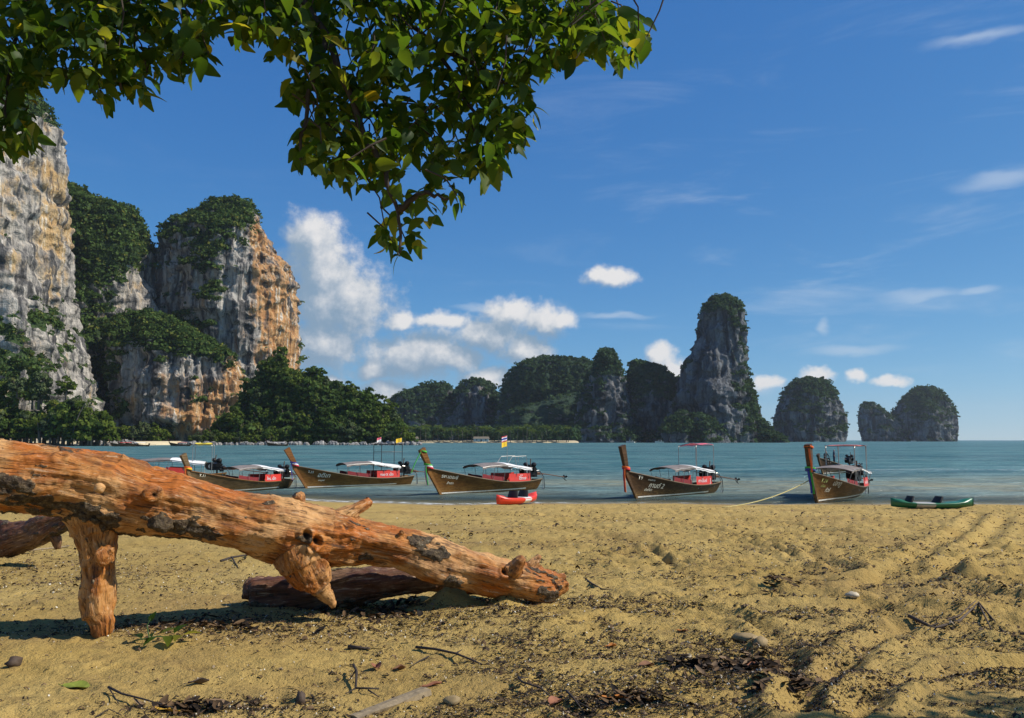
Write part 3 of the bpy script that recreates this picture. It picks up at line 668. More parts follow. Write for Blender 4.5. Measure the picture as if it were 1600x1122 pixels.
def longtail(px, py, heading, label, scale=1.0, wood='brown', top=None, names=(), ribbons=(), banner=None, flags=(), prow_wood='brown', prow=(1.55, .62), group='long-tail boats moored along the beach', roll=0.0, roof=True, engine=True, lowdetail=False, dist=None, ywide=1.0, rails=False, name='longtail_boat'):
    p = on_z(px, py, 0.0)
    if dist: p = Vector((at(px, py, dist).x, dist, 0))
    # px, py is where the stem meets the water
    hd = Vector((math.cos(heading), math.sin(heading), 0))
    loc = p-hd*(LWL/2*scale)
    b = empty(name, (loc.x, loc.y, 0), heading); b.scale = (scale, scale*ywide, scale); b.rotation_euler.x = roll
    tag(b, label, 'boat', group)
    NTt = 30 if not lowdetail else 14
    ts = [i/(NTt-1) for i in range(NTt)]; us = [0, .12, .28, .42, .56, .70, .84, 1.0]
    h = MB()
    for side in (1, -1):
        rows = []
        for t in ts:
            r = []
            for j, u in enumerate(us):
                r.append(hull_p(t, u, side))
                if 0 < j < 7: q = hull_p(t, u, side, -.016); r.append(q)     # lapped planks
            q = hull_p(t, 1.0, side, -.07 if t < .93 else -.02); r.append(q); 
            for u in (.7, .45, .3): r.append(hull_p(t, u, side, -.07 if t < .93 else -.02))
            rows.append(r if side > 0 else r[::-1])
        h.grid(rows)
    # transom and floor
    tr = [hull_p(0, u, 1) for u in us]; tl = [hull_p(0, u, -1) for u in us][::-1]
    h.add(tr+tl, [tuple(range(16))])
    hull = h.build('hull', W[wood], b)
    fl = MB(); fl.grid([[hull_p(t, .36, 1, -.08), hull_p(t, .36, -1, -.08)] for t in ts[1:-2]]); fl.build('deck', MT['inside'], b)
    rl = MB()
    for side in (1, -1): rl.tube([hull_p(t, 1.0, side, .005)+Vector((0, 0, .015)) for t in ts], .040, 6)
    rl.build('rub_rail', W['grey'] if wood != 'grey' else W['brown'], hull)
    st = MB()
    for side in (1, -1):
        z0, z1 = .05, .12
        rows = []
        for t in ts[int(NTt*.18):]:
            r = []
            for zz in (z0, z1):
                u = (zz+.06*(1-t)-hull_k(t))/(hull_s(t)-hull_k(t)); r.append(hull_p(t, u, side, .010))
            rows.append(r)
        st.grid(rows)
    st.build('waterline_stripe', MT['paintw'], hull)
    # prow post
    hgt, lean = prow
    s1 = hull_s(1.0); x1 = hull_x(1.0, s1)
    pm = MB(); rows = []
    path = [(hull_x(1, -.25)+.02, -.25, .16), (hull_x(1, .4)+.03, .4, .17), (x1+.02, s1-.1, .22), (x1+.10, s1+.25, .21), (x1+.10+lean*.45, s1+hgt*.55, .23), (x1+.10+lean, s1+hgt, .29)]
    for i, (xx, zz, dp) in enumerate(path):
        a = path[min(i+1, 5)]; c = path[max(i-1, 0)]; tn = Vector((a[0]-c[0], 0, a[1]-c[1])).normalized(); nn = Vector((-tn.z, 0, tn.x))
        wv = .065 if i < 2 else (.085 if i < 4 else .11)
        ctr = Vector((xx, 0, zz)); e = .02
        rows.append([ctr-nn*dp*.75+Vector((0, -wv, 0)), ctr-nn*(dp*.75+e)+Vector((0, 0, 0)), ctr-nn*dp*.75+Vector((0, wv, 0)), ctr+nn*dp*.75*(.25 if i < 3 else .9)+Vector((0, wv, 0)), ctr+nn*dp*.75*(.25 if i < 3 else .9)+Vector((0, -wv, 0))])
    pm.grid(rows, True); n0 = len(pm.v)-5; pm.f.append(tuple(range(n0, n0+5)))
    pm.build('prow_post', W[prow_wood], b)
    PT = Vector((x1+.10+lean, 0, s1+hgt)); PJ = Vector((x1+.07, 0, s1+.12))
    # ribbons tied round the prow
    for (where, cols, ln, swing) in ribbons:
        base = PJ if where == 'neck' else PT-Vector((lean*.2, 0, .25))
        rw = .24 if where == 'neck' else .22
        for k, cn in enumerate(cols):
            g = MB(); cz = base.z+.10-.085*k
            cx_ = base.x+lean*.08*(1-k) if where == 'neck' else base.x
            ring = [Vector((cx_+rw*math.cos(a)*1.15, .20*math.sin(a)*(1 if where == 'neck' else .9), cz+.06*math.cos(a))) for a in [i*math.pi/6 for i in range(13)]]
            ribbon(g, ring, .10, (.1, 0, 1))
            y0 = .06-.09*k
            ribbon(g, [Vector((cx_+rw*.9, y0, cz)), Vector((cx_+rw*1.15+swing*.3, y0+.05, cz-ln*.3)), Vector((cx_+rw*1.1+swing*.7, y0+.10, cz-ln*.65)), Vector((cx_+rw*1.0+swing, y0+.12, cz-ln*(1-.08*k)))], .13, (.5, .85, 0))
            g.build('prow_ribbon', MT[cn], b, True)
    for a in names: hull_text(hull, *a)
    if lowdetail:
        r = MB(); rows = []
        for i in range(8):
            q = i/7; xx = 1.4-4.2*q
            rows.append([Vector((xx, .8*math.sin(a), 1.42+.22*math.cos(a)+.05*math.sin(q*3.1))) for a in [(-1.2+.4*j) for j in range(7)]])
        r.grid(rows); r.build('canopy', MT['white'] if banner is None else MT[banner[0]], b, True)
        g = MB()
        for xx in (1.2, -.6, -2.6):
            for yy in (-.7, .7): g.tube([(xx, yy, .4), (xx, yy, 1.55)], .02, 5)
        g.build('canopy_posts', MT['dmetal'], b)
        g = MB(); g.ball((-4.0, 0, .95), (.4, .25, .3), 8, 5); g.tube([(-4.2, 0, .9), (-6.6, 0, .6)], .04, 5); g.build('engine', MT['engine'], b)
        return b
    # thwarts
    for t in (.22, .40, .58, .72):
        g = MB(); q = hull_p(t, .72, 1, -.08); g.box((q.x, 0, q.z), (.26, 2*q.y, .04)); g.build('bench', W['grey'], b)
    # canopy over posts: underside's shade put into the front half's colour, rear white
    if roof:
        def roof_row(q, lift=0.0, half=.92):
            xx = 1.55-4.3*q; zc = 1.70+.10*math.sin(min(1, q*1.25)*math.pi)-.20*max(0, q-.55)/.45+lift
            return [Vector((xx, half*math.sin(a)/math.sin(1.1), zc+.28*(math.cos(a)-1)+.012*math.sin(xx*5+a*3))) for a in [-1.1+2.2*j/10 for j in range(11)]]
        for nm, qa, qb, mt in (('shaded_front_awning', 0, .50, 'grey'), ('rear_awning', .47, 1.0, 'white')):
            g = MB(); rws = [roof_row(qa+(qb-qa)*i/10, .012 if qa else 0) for i in range(11)]
            low_ = [[v-Vector((0, 0, .02)) for v in r] for r in rws]
            g.grid(rws); g.grid([r[::-1] for r in low_])
            # hanging valance on the port and starboard edges
            for e in (0, -1): g.grid([[r[e], r[e]-Vector((0, 0, .10+.02*math.sin(i*2.0)))] for i, r in enumerate(rws)])
            g.build(nm, MT[mt], b, True)
        for xx in (1.45, .55, -.35, -1.4, -2.55):
            q = (1.55-xx)/4.3
            for side in (1, -1):
                t = hull_tz(xx, .6); yb = hull_y(t, .9)-.03; e = roof_row(q)[0 if side < 0 else -1]
                g = MB(); g.tube([(xx, side*yb, hull_s(t)-.12), (xx, side*abs(e.y), e.z)], .016, 6); g.build('awning_post', MT['metal'], b)
        g = MB()
        for side in (1, -1):
            g.tube([roof_row(i/8)[0 if side < 0 else -1] for i in range(9)], .018, 6)
        g.build('awning_rail', MT['metal'], b)
        # side cloths: dark seat cloth forward, printed banner aft
        for side in (1, -1):
            rows = []
            for i in range(9):
                xx = 1.35-1.75*i/8; t = hull_tz(xx, .7); yb = hull_y(t, 1.0)-.10
                rows.append([Vector((xx, side*yb, hull_s(t)-.02)), Vector((xx, side*(yb-.02), hull_s(t)+.30+.01*math.sin(i*1.9)))])
            g = MB(); g.grid(rows); g.build('side_cloth', MT['dred' if (banner and banner[0] != 'plain') else 'black'], b)
        if banner:
            mt, txt, x0, x1b = banner
            for side in (1, -1):
                rows = []; hb = .50
                for i in range(9):
                    xx = x0+(x1b-x0)*i/8; t = hull_tz(xx, .7); yb = hull_y(t, 1.0)+.01
                    rows.append([Vector((xx, side*yb, hull_s(t)+.03)), Vector((xx, side*(yb-.02), hull_s(t)+.03+hb*.5+.01*math.sin(i*2.2))), Vector((xx, side*(yb-.03), hull_s(t)+.03+hb))])
                g = MB(); g.grid(rows); bo = g.build('banner', MT[mt], b)
                if side > 0:
                    for (tx, sz, dx, dz) in txt:
                        for word in tx.split():
                            me = text_mesh(word, sz, 'banner_lettering'); wmax = max(v.co.x for v in me.vertices)
                            for v in me.vertices:
                                xx = x0-dx-v.co.x; t = hull_tz(xx, .7)
                                v.co = (xx, hull_y(t, 1.0)+.018, hull_s(t)+.03+dz+v.co.y)
                            link('banner_lettering', me, MT['whitec'], bo); dx += wmax+.28*sz
    # engine on its pivot, long shaft over the stern
    if engine:
        ex, ez = -3.45, 1.12
        g = MB(); g.box((ex, 0, ez), (.62, .38, .34)); g.box((ex-.05, .02, ez+.25), (.42, .30, .22)); g.box((ex+.28, -.05, ez+.06), (.16, .30, .38))
        g.tube([(ex+.36, -.17, ez+.05), (ex+.36, .17, ez+.05)], .21, 12); g.tube([(ex-.1, .20, ez+.12), (ex-.1, .30, ez+.12)], .12, 10)
        g.ball((ex-.15, .16, ez+.36), (.15, .12, .12)); g.ball((ex+.15, -.12, ez+.38), (.13, .12, .10)); g.box((ex-.28, .0, ez-.1), (.2, .34, .3))
        ec = Vector((ex, 0, ez)); g.v = [tuple(ec+(Vector(q)-ec)*1.32) for q in g.v]
        en = g.build('engine', MT['engine'], b)
        g = MB(); g.tube([(ex+.05, .14, ez+.32), (ex+.06, .14, ez+.60), (ex+.02, .14, ez+.86)], .032, 8); g.build('exhaust_pipe', MT['rust'], en)
        g = MB(); g.tube([(ex+.38, .19, ez+.05), (ex+.38, .235, ez+.05)], .15, 14); g.build('pulley', MT['alu'], en)
        g = MB(); g.box((ex-.02, .205, ez+.02), (.34, .03, .10)); g.tube([(ex-.25, .2, ez+.25), (ex+.2, .22, ez+.28)], .03, 6); g.build('manifold', MT['alu'], en)
        g = MB(); g.tube([(ex-.3, 0, ez-.02), (ex-1.1, 0, ez-.12)], .060, 8); g.tube([(ex-1.05, 0, ez-.12), (ex-3.5, 0, ez-.45)], .030, 8); g.box((ex-.9, 0, ez-.17), (.8, .05, .10)); sh = g.build('drive_shaft', MT['rust'], b)
        g = MB(); c = Vector((ex-3.5, 0, ez-.45)); g.tube([c+Vector((.08, 0, .01)), c-Vector((.10, 0, 0))], .045, 8)
        for k in range(3):
            a = k*2*math.pi/3+.4; d = Vector((0, math.cos(a), math.sin(a))); e = Vector((.5, -math.sin(a)*.85, math.cos(a)*.85))
            g.add([c+d*.03-e*.03, c+d*.03+e*.03, c+d*.17+e*.085, c+d*.22, c+d*.17-e*.085], [(0, 1, 2, 3, 4)])
        g.tube([c+Vector((.25, 0, -.02)), c+Vector((-.15, 0, -.26))], .018, 6)
        g.build('propeller', MT['engine'], sh)
        g = MB(); g.tube([(ex+.3, -.05, ez+.1), (ex+1.5, -.08, ez+.22)], .022, 6); g.build('tiller', MT['metal'], b)
        g = MB(); g.tube([(ex-.05, 0, .45), (ex-.05, 0, ez-.15)], .06, 8); g.box((ex-.05, 0, .50), (.3, .8, .08)); g.build('engine_mount', MT['rust'], b)
        for yy, dz in ((.28, 0), (.16, .08)):
            g = MB(); g.tube([(ex-.25, yy, ez+.05), (ex-.62, yy+.1, ez+.02+dz), (ex-.92, yy+.14, ez-.35), (ex-.98, yy+.15, .12), (ex-.85, yy+.15, -.10)], .022, 7); g.build('cooling_hose', MT['alu' if dz else 'black'], b)
    # upper frame with a small roof
    if top:
        kind, xa, xb, zt = top
        yy = .62
        for xx in (xa, xb):
            for side in (1, -1):
                t = hull_tz(xx, .6)
                g = MB(); g.tube([(xx, side*(hull_y(t, .9)-.05), hull_s(t)-.2), (xx, side*yy, 1.3), (xx, side*yy, zt-.08), (xx+(.1 if xx < 0 and xx == xb else -.1), side*yy, zt)], .024, 6); g.build('frame_post', MT['metal' if kind != 'dark' else 'dmetal'], b)
        g = MB()
        for side in (1, -1): g.tube([(xa, side*yy, zt), (xb, side*yy, zt)], .022, 6)
        for xx in (xa, xb): g.tube([(xx, -yy, zt), (xx, yy, zt)], .022, 6)
        if kind == 'dark': 
            for side in (1, -1): g.tube([(xa, side*yy, zt-.55), (xb, side*yy, zt-.55)], .018, 6)
        g.build('top_frame', MT['metal' if kind != 'dark' else 'dmetal'], b)
        cl = {'dark': 'black', 'pink': 'pink', 'salmon': 'salmon', 'yellow': 'ytop', 'bare': None}[kind]
        if cl:
            g = MB(); rows = []
            xs0, xs1 = (xa+.25, xb-.25) if kind == 'dark' else (xa-.15, xb+.1)
            for i in range(8):
                q = i/7; xx = xs0+(xs1-xs0)*q
                rows.append([Vector((xx, -yy-.1+(2*yy+.2)*j/6, zt+.035+(.10 if kind in ('pink', 'yellow') else .02)*math.sin(math.pi*j/6)-.02*math.sin(q*9+j)+(.10*(j/6-.5) if kind in ('pink', 'yellow') else 0))) for j in range(7)])
            lo_ = [[v-Vector((0, 0, .02)) for v in r] for r in rows]
            g.grid(rows); g.grid([r[::-1] for r in lo_]); g.build('top_canvas', MT[cl], b, True)
    if rails:
        g = MB()
        for side in (1, -1): g.tube([(-1.0, side*.5, 1.75), (-1.35, side*.5, 2.15), (-2.6, side*.5, 2.18), (-2.75, side*.5, 1.5)], .020, 6); g.tube([(-1.9, side*.5, 2.16), (-1.9, side*.5, 1.8)], .016, 6)
        g.build('roof_rack', MT['metal'], b)
    for (xx, yy_, zb, zt, cl, dz) in flags:
        g = MB(); g.tube([(xx, yy_, zb), (xx, yy_, zt)], .014, 6); po = g.build('flag_pole', MT['metal'], b)
        for k, c in enumerate(cl):
            bands = {'thai': ('redc', 'whitec', 'blue', 'blue', 'whitec', 'redc'), 'yellow': ('yellow',), 'pinkw': ('pink', 'whitec')}[c]
            hh = .34 if c == 'thai' else .30; zt0 = zt-.02-k*.37
            for j, bn in enumerate(bands):
                g = MB(); za, zb2 = zt0-hh*j/len(bands), zt0-hh*(j+1)/len(bands)
                g.grid([[Vector((xx+.02+.50*i/6*dz, yy_+.05*math.sin(i*1.3)*i/6, za-.10*i/6)), Vector((xx+.02+.50*i/6*dz, yy_+.05*math.sin(i*1.3+.2)*i/6, zb2-.10*i/6))] for i in range(7)])
                g.build('flag', MT[bn], po)
    return b
def hdg(px0, py0, px1, py1):     # heading from the stern's to the stem's place on the water
    a, b = on_z(px0, py0, 0), on_z(px1, py1, 0); return math.atan2(a.y-b.y, a.x-b.x), (a-b).length/LWL
B = {}
def boat(key, stem_px, stern_px, label, **kw):
    h, s_ = hdg(*stem_px, *stern_px); s_ = kw.pop('scale', s_); h = kw.pop('heading', h)
    if kw.pop('anchor', '') == 'stern':
        q = on_z(*stern_px, 0)+Vector((math.cos(h), math.sin(h), 0))*LWL*s_
        X_, Y_ = proj(np.array([[q.x, q.y, 0]])); stem_px = (float(X_[0]), float(Y_[0]))
    B[key] = longtail(*stem_px, h, label, scale=s_, **kw)
boat('b1', (322, 768), (450, 762), scale=.90, heading=R(-119), anchor='stern', label= 'weathered long-tail boat numbered thirty-one with a yellow prow sash, partly behind the driftwood log', wood='grey', prow_wood='grey', prow=(1.10, .42),
     names=[('T.31', 4.25, 1.16, .30, MT['cream'], 1, .1, .13)], ribbons=[('neck', ('orange', 'yellow'), 1.15, -.05)], banner=('red', [('โทร. เน็ต', .26, .15, .12)], -.9, -2.6))
boat('b2', (481, 763), (640, 757), 'long-tail boat with a blue white and red prow sash and black top rack', wood='brown', prow_wood='prow', prow=(1.20, .55), top=('dark', -1.3, -3.0, 3.0),
     names=[('T.33', 4.10, 1.08, .26, MT['cream'], 1, .1, .12), ('อดิเท', 3.45, .78, .50, MT['cream'], 1, .25, .08), ('สมบูรณ์', 3.35, .50, .17, MT['cream'], 1, .2, .03)],
     ribbons=[('neck', ('blue', 'whitec', 'redc'), 1.15, -.1)], banner=('red', [('ทอล X เน็ต', .24, .25, .16)], -.85, -2.75), flags=[(-1.3, .55, 2.9, 3.55, ('pinkw',), .7), (-3.0, .55, 2.9, 3.5, ('yellow',), 1)])
boat('b3', (690, 773), (866, 762), scale=1.0, label= 'long-tail boat with green prow ribbons and flags on a pole, behind the red kayak', wood='brown', prow_wood='brown', prow=(1.15, .50), rails=True,
     names=[('รพ.เดอะซี', 4.15, 1.02, .34, MT['cream'], 1, .1, .14), ('สำเภา', 3.75, .62, .24, MT['cream'], 1, .1, .08)],
     ribbons=[('neck', ('green', 'whitec', 'redc'), 1.15, -.1), ('top', ('green',), 1.2, .75)], banner=('red', [('ใต้ทะเล', .26, .85, .12), ('สบาย', .12, .95, .36)], -.75, -2.75), flags=[(-1.1, .3, 1.5, 3.5, ('thai', 'yellow'), 1)])
boat('b4', (996, 779), (1126, 768), scale=.97, label= 'dark long-tail boat with a pink and white top canvas and a crimson ribbon', wood='dark', prow_wood='dark', prow=(1.45, .32), top=('pink', -1.1, -3.1, 2.95),
     names=[('T9', 4.15, 1.10, .36, MT['cream'], 1, 0, .10), ('สามสหาย', 3.45, 1.02, .17, MT['cream'], 1, .1, .14), ('กานต์ 2', 3.30, .62, .46, MT['cream'], 1, .3, .10), ('นำเที่ยว', 3.55, .42, .24, MT['cream'], 1, .3, .05)],
     ribbons=[('neck', ('orange', 'redc'), 1.35, .05)], banner=('red', [('เกาะไร่เลย์', .26, .15, .16), ('J', .4, 1.55, .1)], -.75, -2.6), rails=False)
boat('b5', (1277, 785), (1364, 773), scale=1.0, heading=R(-127), ywide=1.25, label= 'long-tail boat seen almost bow on with orange and green prow ribbons', wood='brown', prow_wood='dark', prow=(1.45, .16), top=('salmon', -.6, -3.2, 2.85),
     names=[('T.24', 4.05, 1.05, .34, MT['green_l'], 1, .1, .1), ('ปลาทู', 3.0, .85, .42, MT['cream'], 1, .1, .1), ('ทัวร์', 3.45, .52, .34, MT['cream'], 1, .2, .05), ('นำโชค', 3.95, .80, .2, MT['green_l'], 1, .1, .1)],
     ribbons=[('top', ('orange',), 1.25, .12), ('neck', ('green', 'blue'), 1.25, .05)], banner=('red', [('เกาะไร่เลย์', .24, .15, .16)], -1.2, -2.7))
boat('b6', (1286, 741), (1375, 733), 'dark long-tail boat mostly hidden behind the bow-on boat', wood='dark', prow_wood='dark', prow=(.35, .10), scale=1.0, roof=False, group=None)
boat('b0', (190, 766), (350, 754), anchor='stern', heading=R(-166), prow=(.4, .3), label= 'long-tail boat with a small yellow top canvas behind the weathered one', wood='grey', prow_wood='grey', scale=1.05, top=('yellow', -1.9, -3.2, 2.7), banner=('red', [('โทร.', .22, .2, .1)], -.2, -1.7))
for i, (px, py, dist, hd, lab, ban) in enumerate([
        (176, 700, 395, R(200), 'long-tail boat with red awning drawn up at the far beach, first of the cluster', 'red'), (200, 700, 402, R(190), 'long-tail boat with pale awning drawn up at the far beach, behind the first', None),
        (188, 698, 412, R(170), 'dark long-tail boat drawn up at the far beach, innermost of the cluster', 'grey'), (268, 700, 420, R(178), 'distant long-tail boat with faded red awning off the end of the far beach', 'salmon'),
        (420, 699, 430, R(184), 'distant long-tail boat with white awning off the jungle headland', None)]):
    longtail(px, py, hd, lab, scale=1.25, wood='dark', prow_wood='dark', lowdetail=True, dist=dist, banner=(ban,) if ban else None, group='boats far across the bay', name='distant_boat')
for (px, dist, hd, lab) in [(985, 880, R(160), 'tiny white speedboat under the grey spire'), (1030, 880, R(180), 'tiny white speedboat under the wooded slope'), (1276, 1300, R(175), 'tiny boat at the foot of the dome island'), (1427, 1500, R(180), 'tiny boat off the farthest island')]:
    p = at(px, 690, dist); b = empty('speedboat', (p.x, p.y, 0), hd); b.scale = (1.6,)*3; tag(b, lab, 'boat', 'boats far across the bay')
    g = MB(); rows = []
    for t in (0, .25, .5, .75, .92, 1):
        wd = 1.1*(1-max(0, (t-.5)/.5)**2*.97); xx = -3+6*t
        rows.append([Vector((xx, -wd*.5, -.1)), Vector((xx, -wd, .8+.5*t*t)), Vector((xx, wd, .8+.5*t*t)), Vector((xx, wd*.5, -.1))])
    g.grid(rows, True); g.f.append((0, 1, 2, 3)); g.build('hull', MT['paintw'], b)
    g = MB(); g.box((-.5, 0, 1.9), (2.4, 1.8, .1)); 
    for xx in (-1.5, .5):
        for yy in (-.8, .8): g.tube([(xx, yy, .8), (xx, yy, 1.9)], .04, 5)
    g.build('canopy', MT['white'], b)
# mooring ropes
def sag(a, b, s_, n=14): return [a.lerp(b, i/n)+Vector((0, 0, -s_*4*(i/n)*(1-i/n))) for i in range(n+1)]
bpy.context.view_layer.update()
pa = B['b5'].matrix_world @ Vector((hull_x(.97, 1.2), -.15, 1.18)); pb = on_sand(1128, 793)+Vector((0, 0, .02))
g = MB(); g.tube(sag(pa, pb, .25), .022, 6); tag(g.build('mooring_rope', MT['rope'], None, True), 'yellow mooring rope from the bow-on boat to the sand', 'rope')
pa = B['b3'].matrix_world @ Vector((hull_x(.98, .1)+.05, .1, .12)); pb = B['b3'].matrix_world @ Vector((-2.2, 1.05, .45))
# kayaks
def kayak(name, px, py, rz, L, wd, ht, label, mats, seats, pitch=0.0):
    p = on_sand(px, py); b = empty(name, (p.x, p.y, p.z+.01), rz); b.rotation_euler.y = pitch; tag(b, label, 'kayak')
    def sec(t):
        w_ = wd*(1-abs(2*t-1)**2.4)**.8+.015; sh = ht+.13*abs(2*t-1)**2.5; kz = .11*abs(2*t-1)**3
        return w_, sh, kz
    N = 25; ring = lambda t: (lambda w_, sh, kz: [Vector((-L/2+L*t, w_*math.cos(a), (kz+(sh-kz)*.62+(sh-kz)*.62*math.sin(a)) if math.sin(a) < 0 else kz+(sh-kz)*.62+(sh-kz)*.38*math.sin(a)**1.0*(1-.55*max(0, math.sin(a))*(0.15 < t < .85))) ) for a in [2*math.pi*k/16 for k in range(16)]])(*sec(t))
    for k, (ta, tb, mt) in enumerate(mats):
        g = MB(); n = max(4, int(N*(tb-ta))); g.grid([ring(ta+(tb-ta)*i/n) for i in range(n+1)], True)
        if ta == 0: g.f.append(tuple(range(16)))
        if tb == 1: g.f.append(tuple(range(len(g.v)-16, len(g.v))))
        g.build('hull', mt, b, True)
    g = MB()
    for side in (1, -1): g.tube([Vector((-L/2+L*t, side*(sec(t)[0]*.98), sec(t)[2]+(sec(t)[1]-sec(t)[2])*.66)) for t in [i/20 for i in range(1, 20)]], .018, 6)
    g.build('gunwale', mats[0][2], b, True)
    for (t, hh, tilt, wv) in seats:
        g = MB(); xx = -L/2+L*t; rows = []
        for i in range(6):
            q = i/5; rows.append([Vector((xx+tilt*q+.04*math.sin(q*3), (wv*(1-.25*q*q))*math.cos(a), ht*.8+hh*q+.03*math.sin(a))) if 0 else Vector((xx+tilt*q+(.05*math.cos(a*2)), wv*(1-.2*q*q)*math.sin(a), ht*.75+hh*q)) for a in [-1.4+2.8*j/6 for j in range(7)]])
        back = [[v+Vector((.06, 0, .01)) for v in r] for r in rows]
        g.grid(rows); g.grid([r[::-1] for r in back]); g.grid([rows[-1], back[-1]]); g.grid([[r[0] for r in rows], [r[0] for r in back]]); g.grid([[r[-1] for r in rows], [r[-1] for r in back]])
        g.box((xx-.12, 0, ht*.72), (.34, wv*1.5, .07)); g.build('seat_back', MT['black'], b, True)
    return b
KR = plain('red_plastic', (.72, .050, .022), .35, .08, 4); KP = plain('crimson_plastic', (.60, .03, .09), .35, .08, 4); KW = plain('white_plastic', (.75, .74, .70), .4, .08, 4)
KG = plain('green_plastic', (.012, .13, .055), .35, .15, 4); KGW = plain('pale_grey_plastic', (.42, .40, .34), .45, .15, 4)
kayak('kayak', 808, 788, R(232), 3.2, .48, .42, 'red plastic kayak with black seats pulled up on the sand', [(0, .30, KR), (.30, .48, KW), (.48, 1, KR)], [(.36, .34, -.10, .30), (.62, .36, -.10, .30)])
kayak('kayak', 1457, 796, R(183), 3.5, .40, .32, 'green and pale grey plastic kayak with two black seats', [(0, .52, KG), (.52, .74, KGW), (.74, 1, KG)], [(.46, .26, -.16, .30), (.80, .28, -.14, .28)])

# ------------------------------------------------------------------ people
SKIN = plain('skin', (.35, .20, .13), .5, .1, 8); CL = {'navy': plain('navy_clothes', (.018, .024, .055), .8, .2, 8), 'blackc': plain('dark_clothes', (.012, .015, .013), .8, .2, 8), 'pale': plain('pale_clothes', (.6, .58, .54), .8, .1, 8), 'redk': plain('red_clothes', (.4, .05, .04), .8, .1, 8)}
def skin_body(name, joints, edges, mat):
    me = bpy.data.meshes.new(name); me.from_pydata([j[0] for j in joints], edges, [])
    o = bpy.data.objects.new(name, me); COL.objects.link(o)
    md = o.modifiers.new('s', 'SKIN'); md.use_smooth_shade = True
    for k, j in enumerate(joints): me.skin_vertices[0].data[k].radius = (j[1], j[1]*.85 if k != 3 else j[1]); me.skin_vertices[0].data[k].use_root = (k == 0)
    o.modifiers.new('ss', 'SUBSURF').levels = 1; o.modifiers['ss'].render_levels = 1
    dg = bpy.context.evaluated_depsgraph_get(); m2 = bpy.data.meshes.new_from_object(o.evaluated_get(dg)); bpy.data.objects.remove(o)
    m2.name = name; return m2
def person_mesh(pose):
    if pose == 'stand':
        J = [((0,0,.95),.14),((0,0,1.2),.13),((0,0,1.42),.12),((0,.01,1.52),.055),((0,.03,1.66),.105),((.1,0,.9),.10),((.12,.03,.48),.07),((.12,0,.08),.05),((.12,.12,.04),.045),((-.1,0,.9),.10),((-.13,-.02,.48),.07),((-.14,-.05,.08),.05),((-.14,.07,.04),.045),((.2,0,1.4),.06),((.26,0,1.12),.045),((.24,.12,.9),.035),((-.2,0,1.4),.06),((-.26,-.02,1.12),.045),((-.25,.08,.88),.035)]
    else:
        J = [((0,0,.48),.15),((0,.03,.72),.14),((0,.10,.92),.13),((0,.14,1.02),.055),((0,.19,1.15),.105),((.1,.05,.45),.10),((.14,.42,.52),.08),((.13,.46,.10),.05),((.13,.58,.05),.045),((-.1,.05,.45),.10),((-.14,.42,.52),.08),((-.13,.46,.10),.05),((-.13,.58,.05),.045),((.2,.1,.9),.06),((.27,.18,.68),.045),((.18,.38,.60),.035),((-.2,.1,.9),.06),((-.27,.18,.68),.045),((-.18,.38,.60),.035)]
    Eg = [(0,1),(1,2),(2,3),(3,4),(0,5),(5,6),(6,7),(7,8),(0,9),(9,10),(10,11),(11,12),(2,13),(13,14),(14,15),(2,16),(16,17),(17,18)]
    return J, Eg
def person(loc, rz, pose, shirt, label, group=None):
    key = (pose, shirt)
    if key not in PM:
        J, Eg = person_mesh(pose); me = skin_body('person', J, Eg, None)
        me.materials.clear(); me.materials.append(CL[shirt]); me.materials.append(SKIN)
        hz = J[3][0][2]
        for f in me.polygons:
            c = f.center
            f.material_index = 1 if (c.z > hz or (abs(c.x) > .235 and c.z < (1.15 if pose == 'stand' else .7)) or c.z < .12) else 0
        PM[key] = me
    o = link('person', PM[key]); o.location = loc; o.rotation_euler = (0, 0, rz); tag(o, label, 'person', group)
    return o
PM = {}
q = B['b6'].matrix_world @ Vector((3.3, 0, .98)); person(q, R(200), 'sit', 'blackc', 'person in dark clothes sitting on the bow of the hidden boat')
q = B['b6'].matrix_world @ Vector((.9, 0, .62)); person(q, R(250), 'stand', 'navy', 'person in navy clothes standing amidships in the hidden boat')
for i, (px, sh, lab) in enumerate([(112, 'pale', 'person in pale clothes standing by the cave, first from the boats end'), (121, 'pale', 'person in pale clothes on the far beach, second group near the cave'), (128, 'redk', 'person in red on the far beach below the cave'), (137, 'pale', 'person in pale clothes on the far beach beside the rocks'), (146, 'navy', 'person in navy on the far beach near the drawn-up boats')]):
    p = at(px, 694, 432); person((p.x, 432, 1.0), i*1.3, 'stand', sh, lab, 'bathers on the far beach')
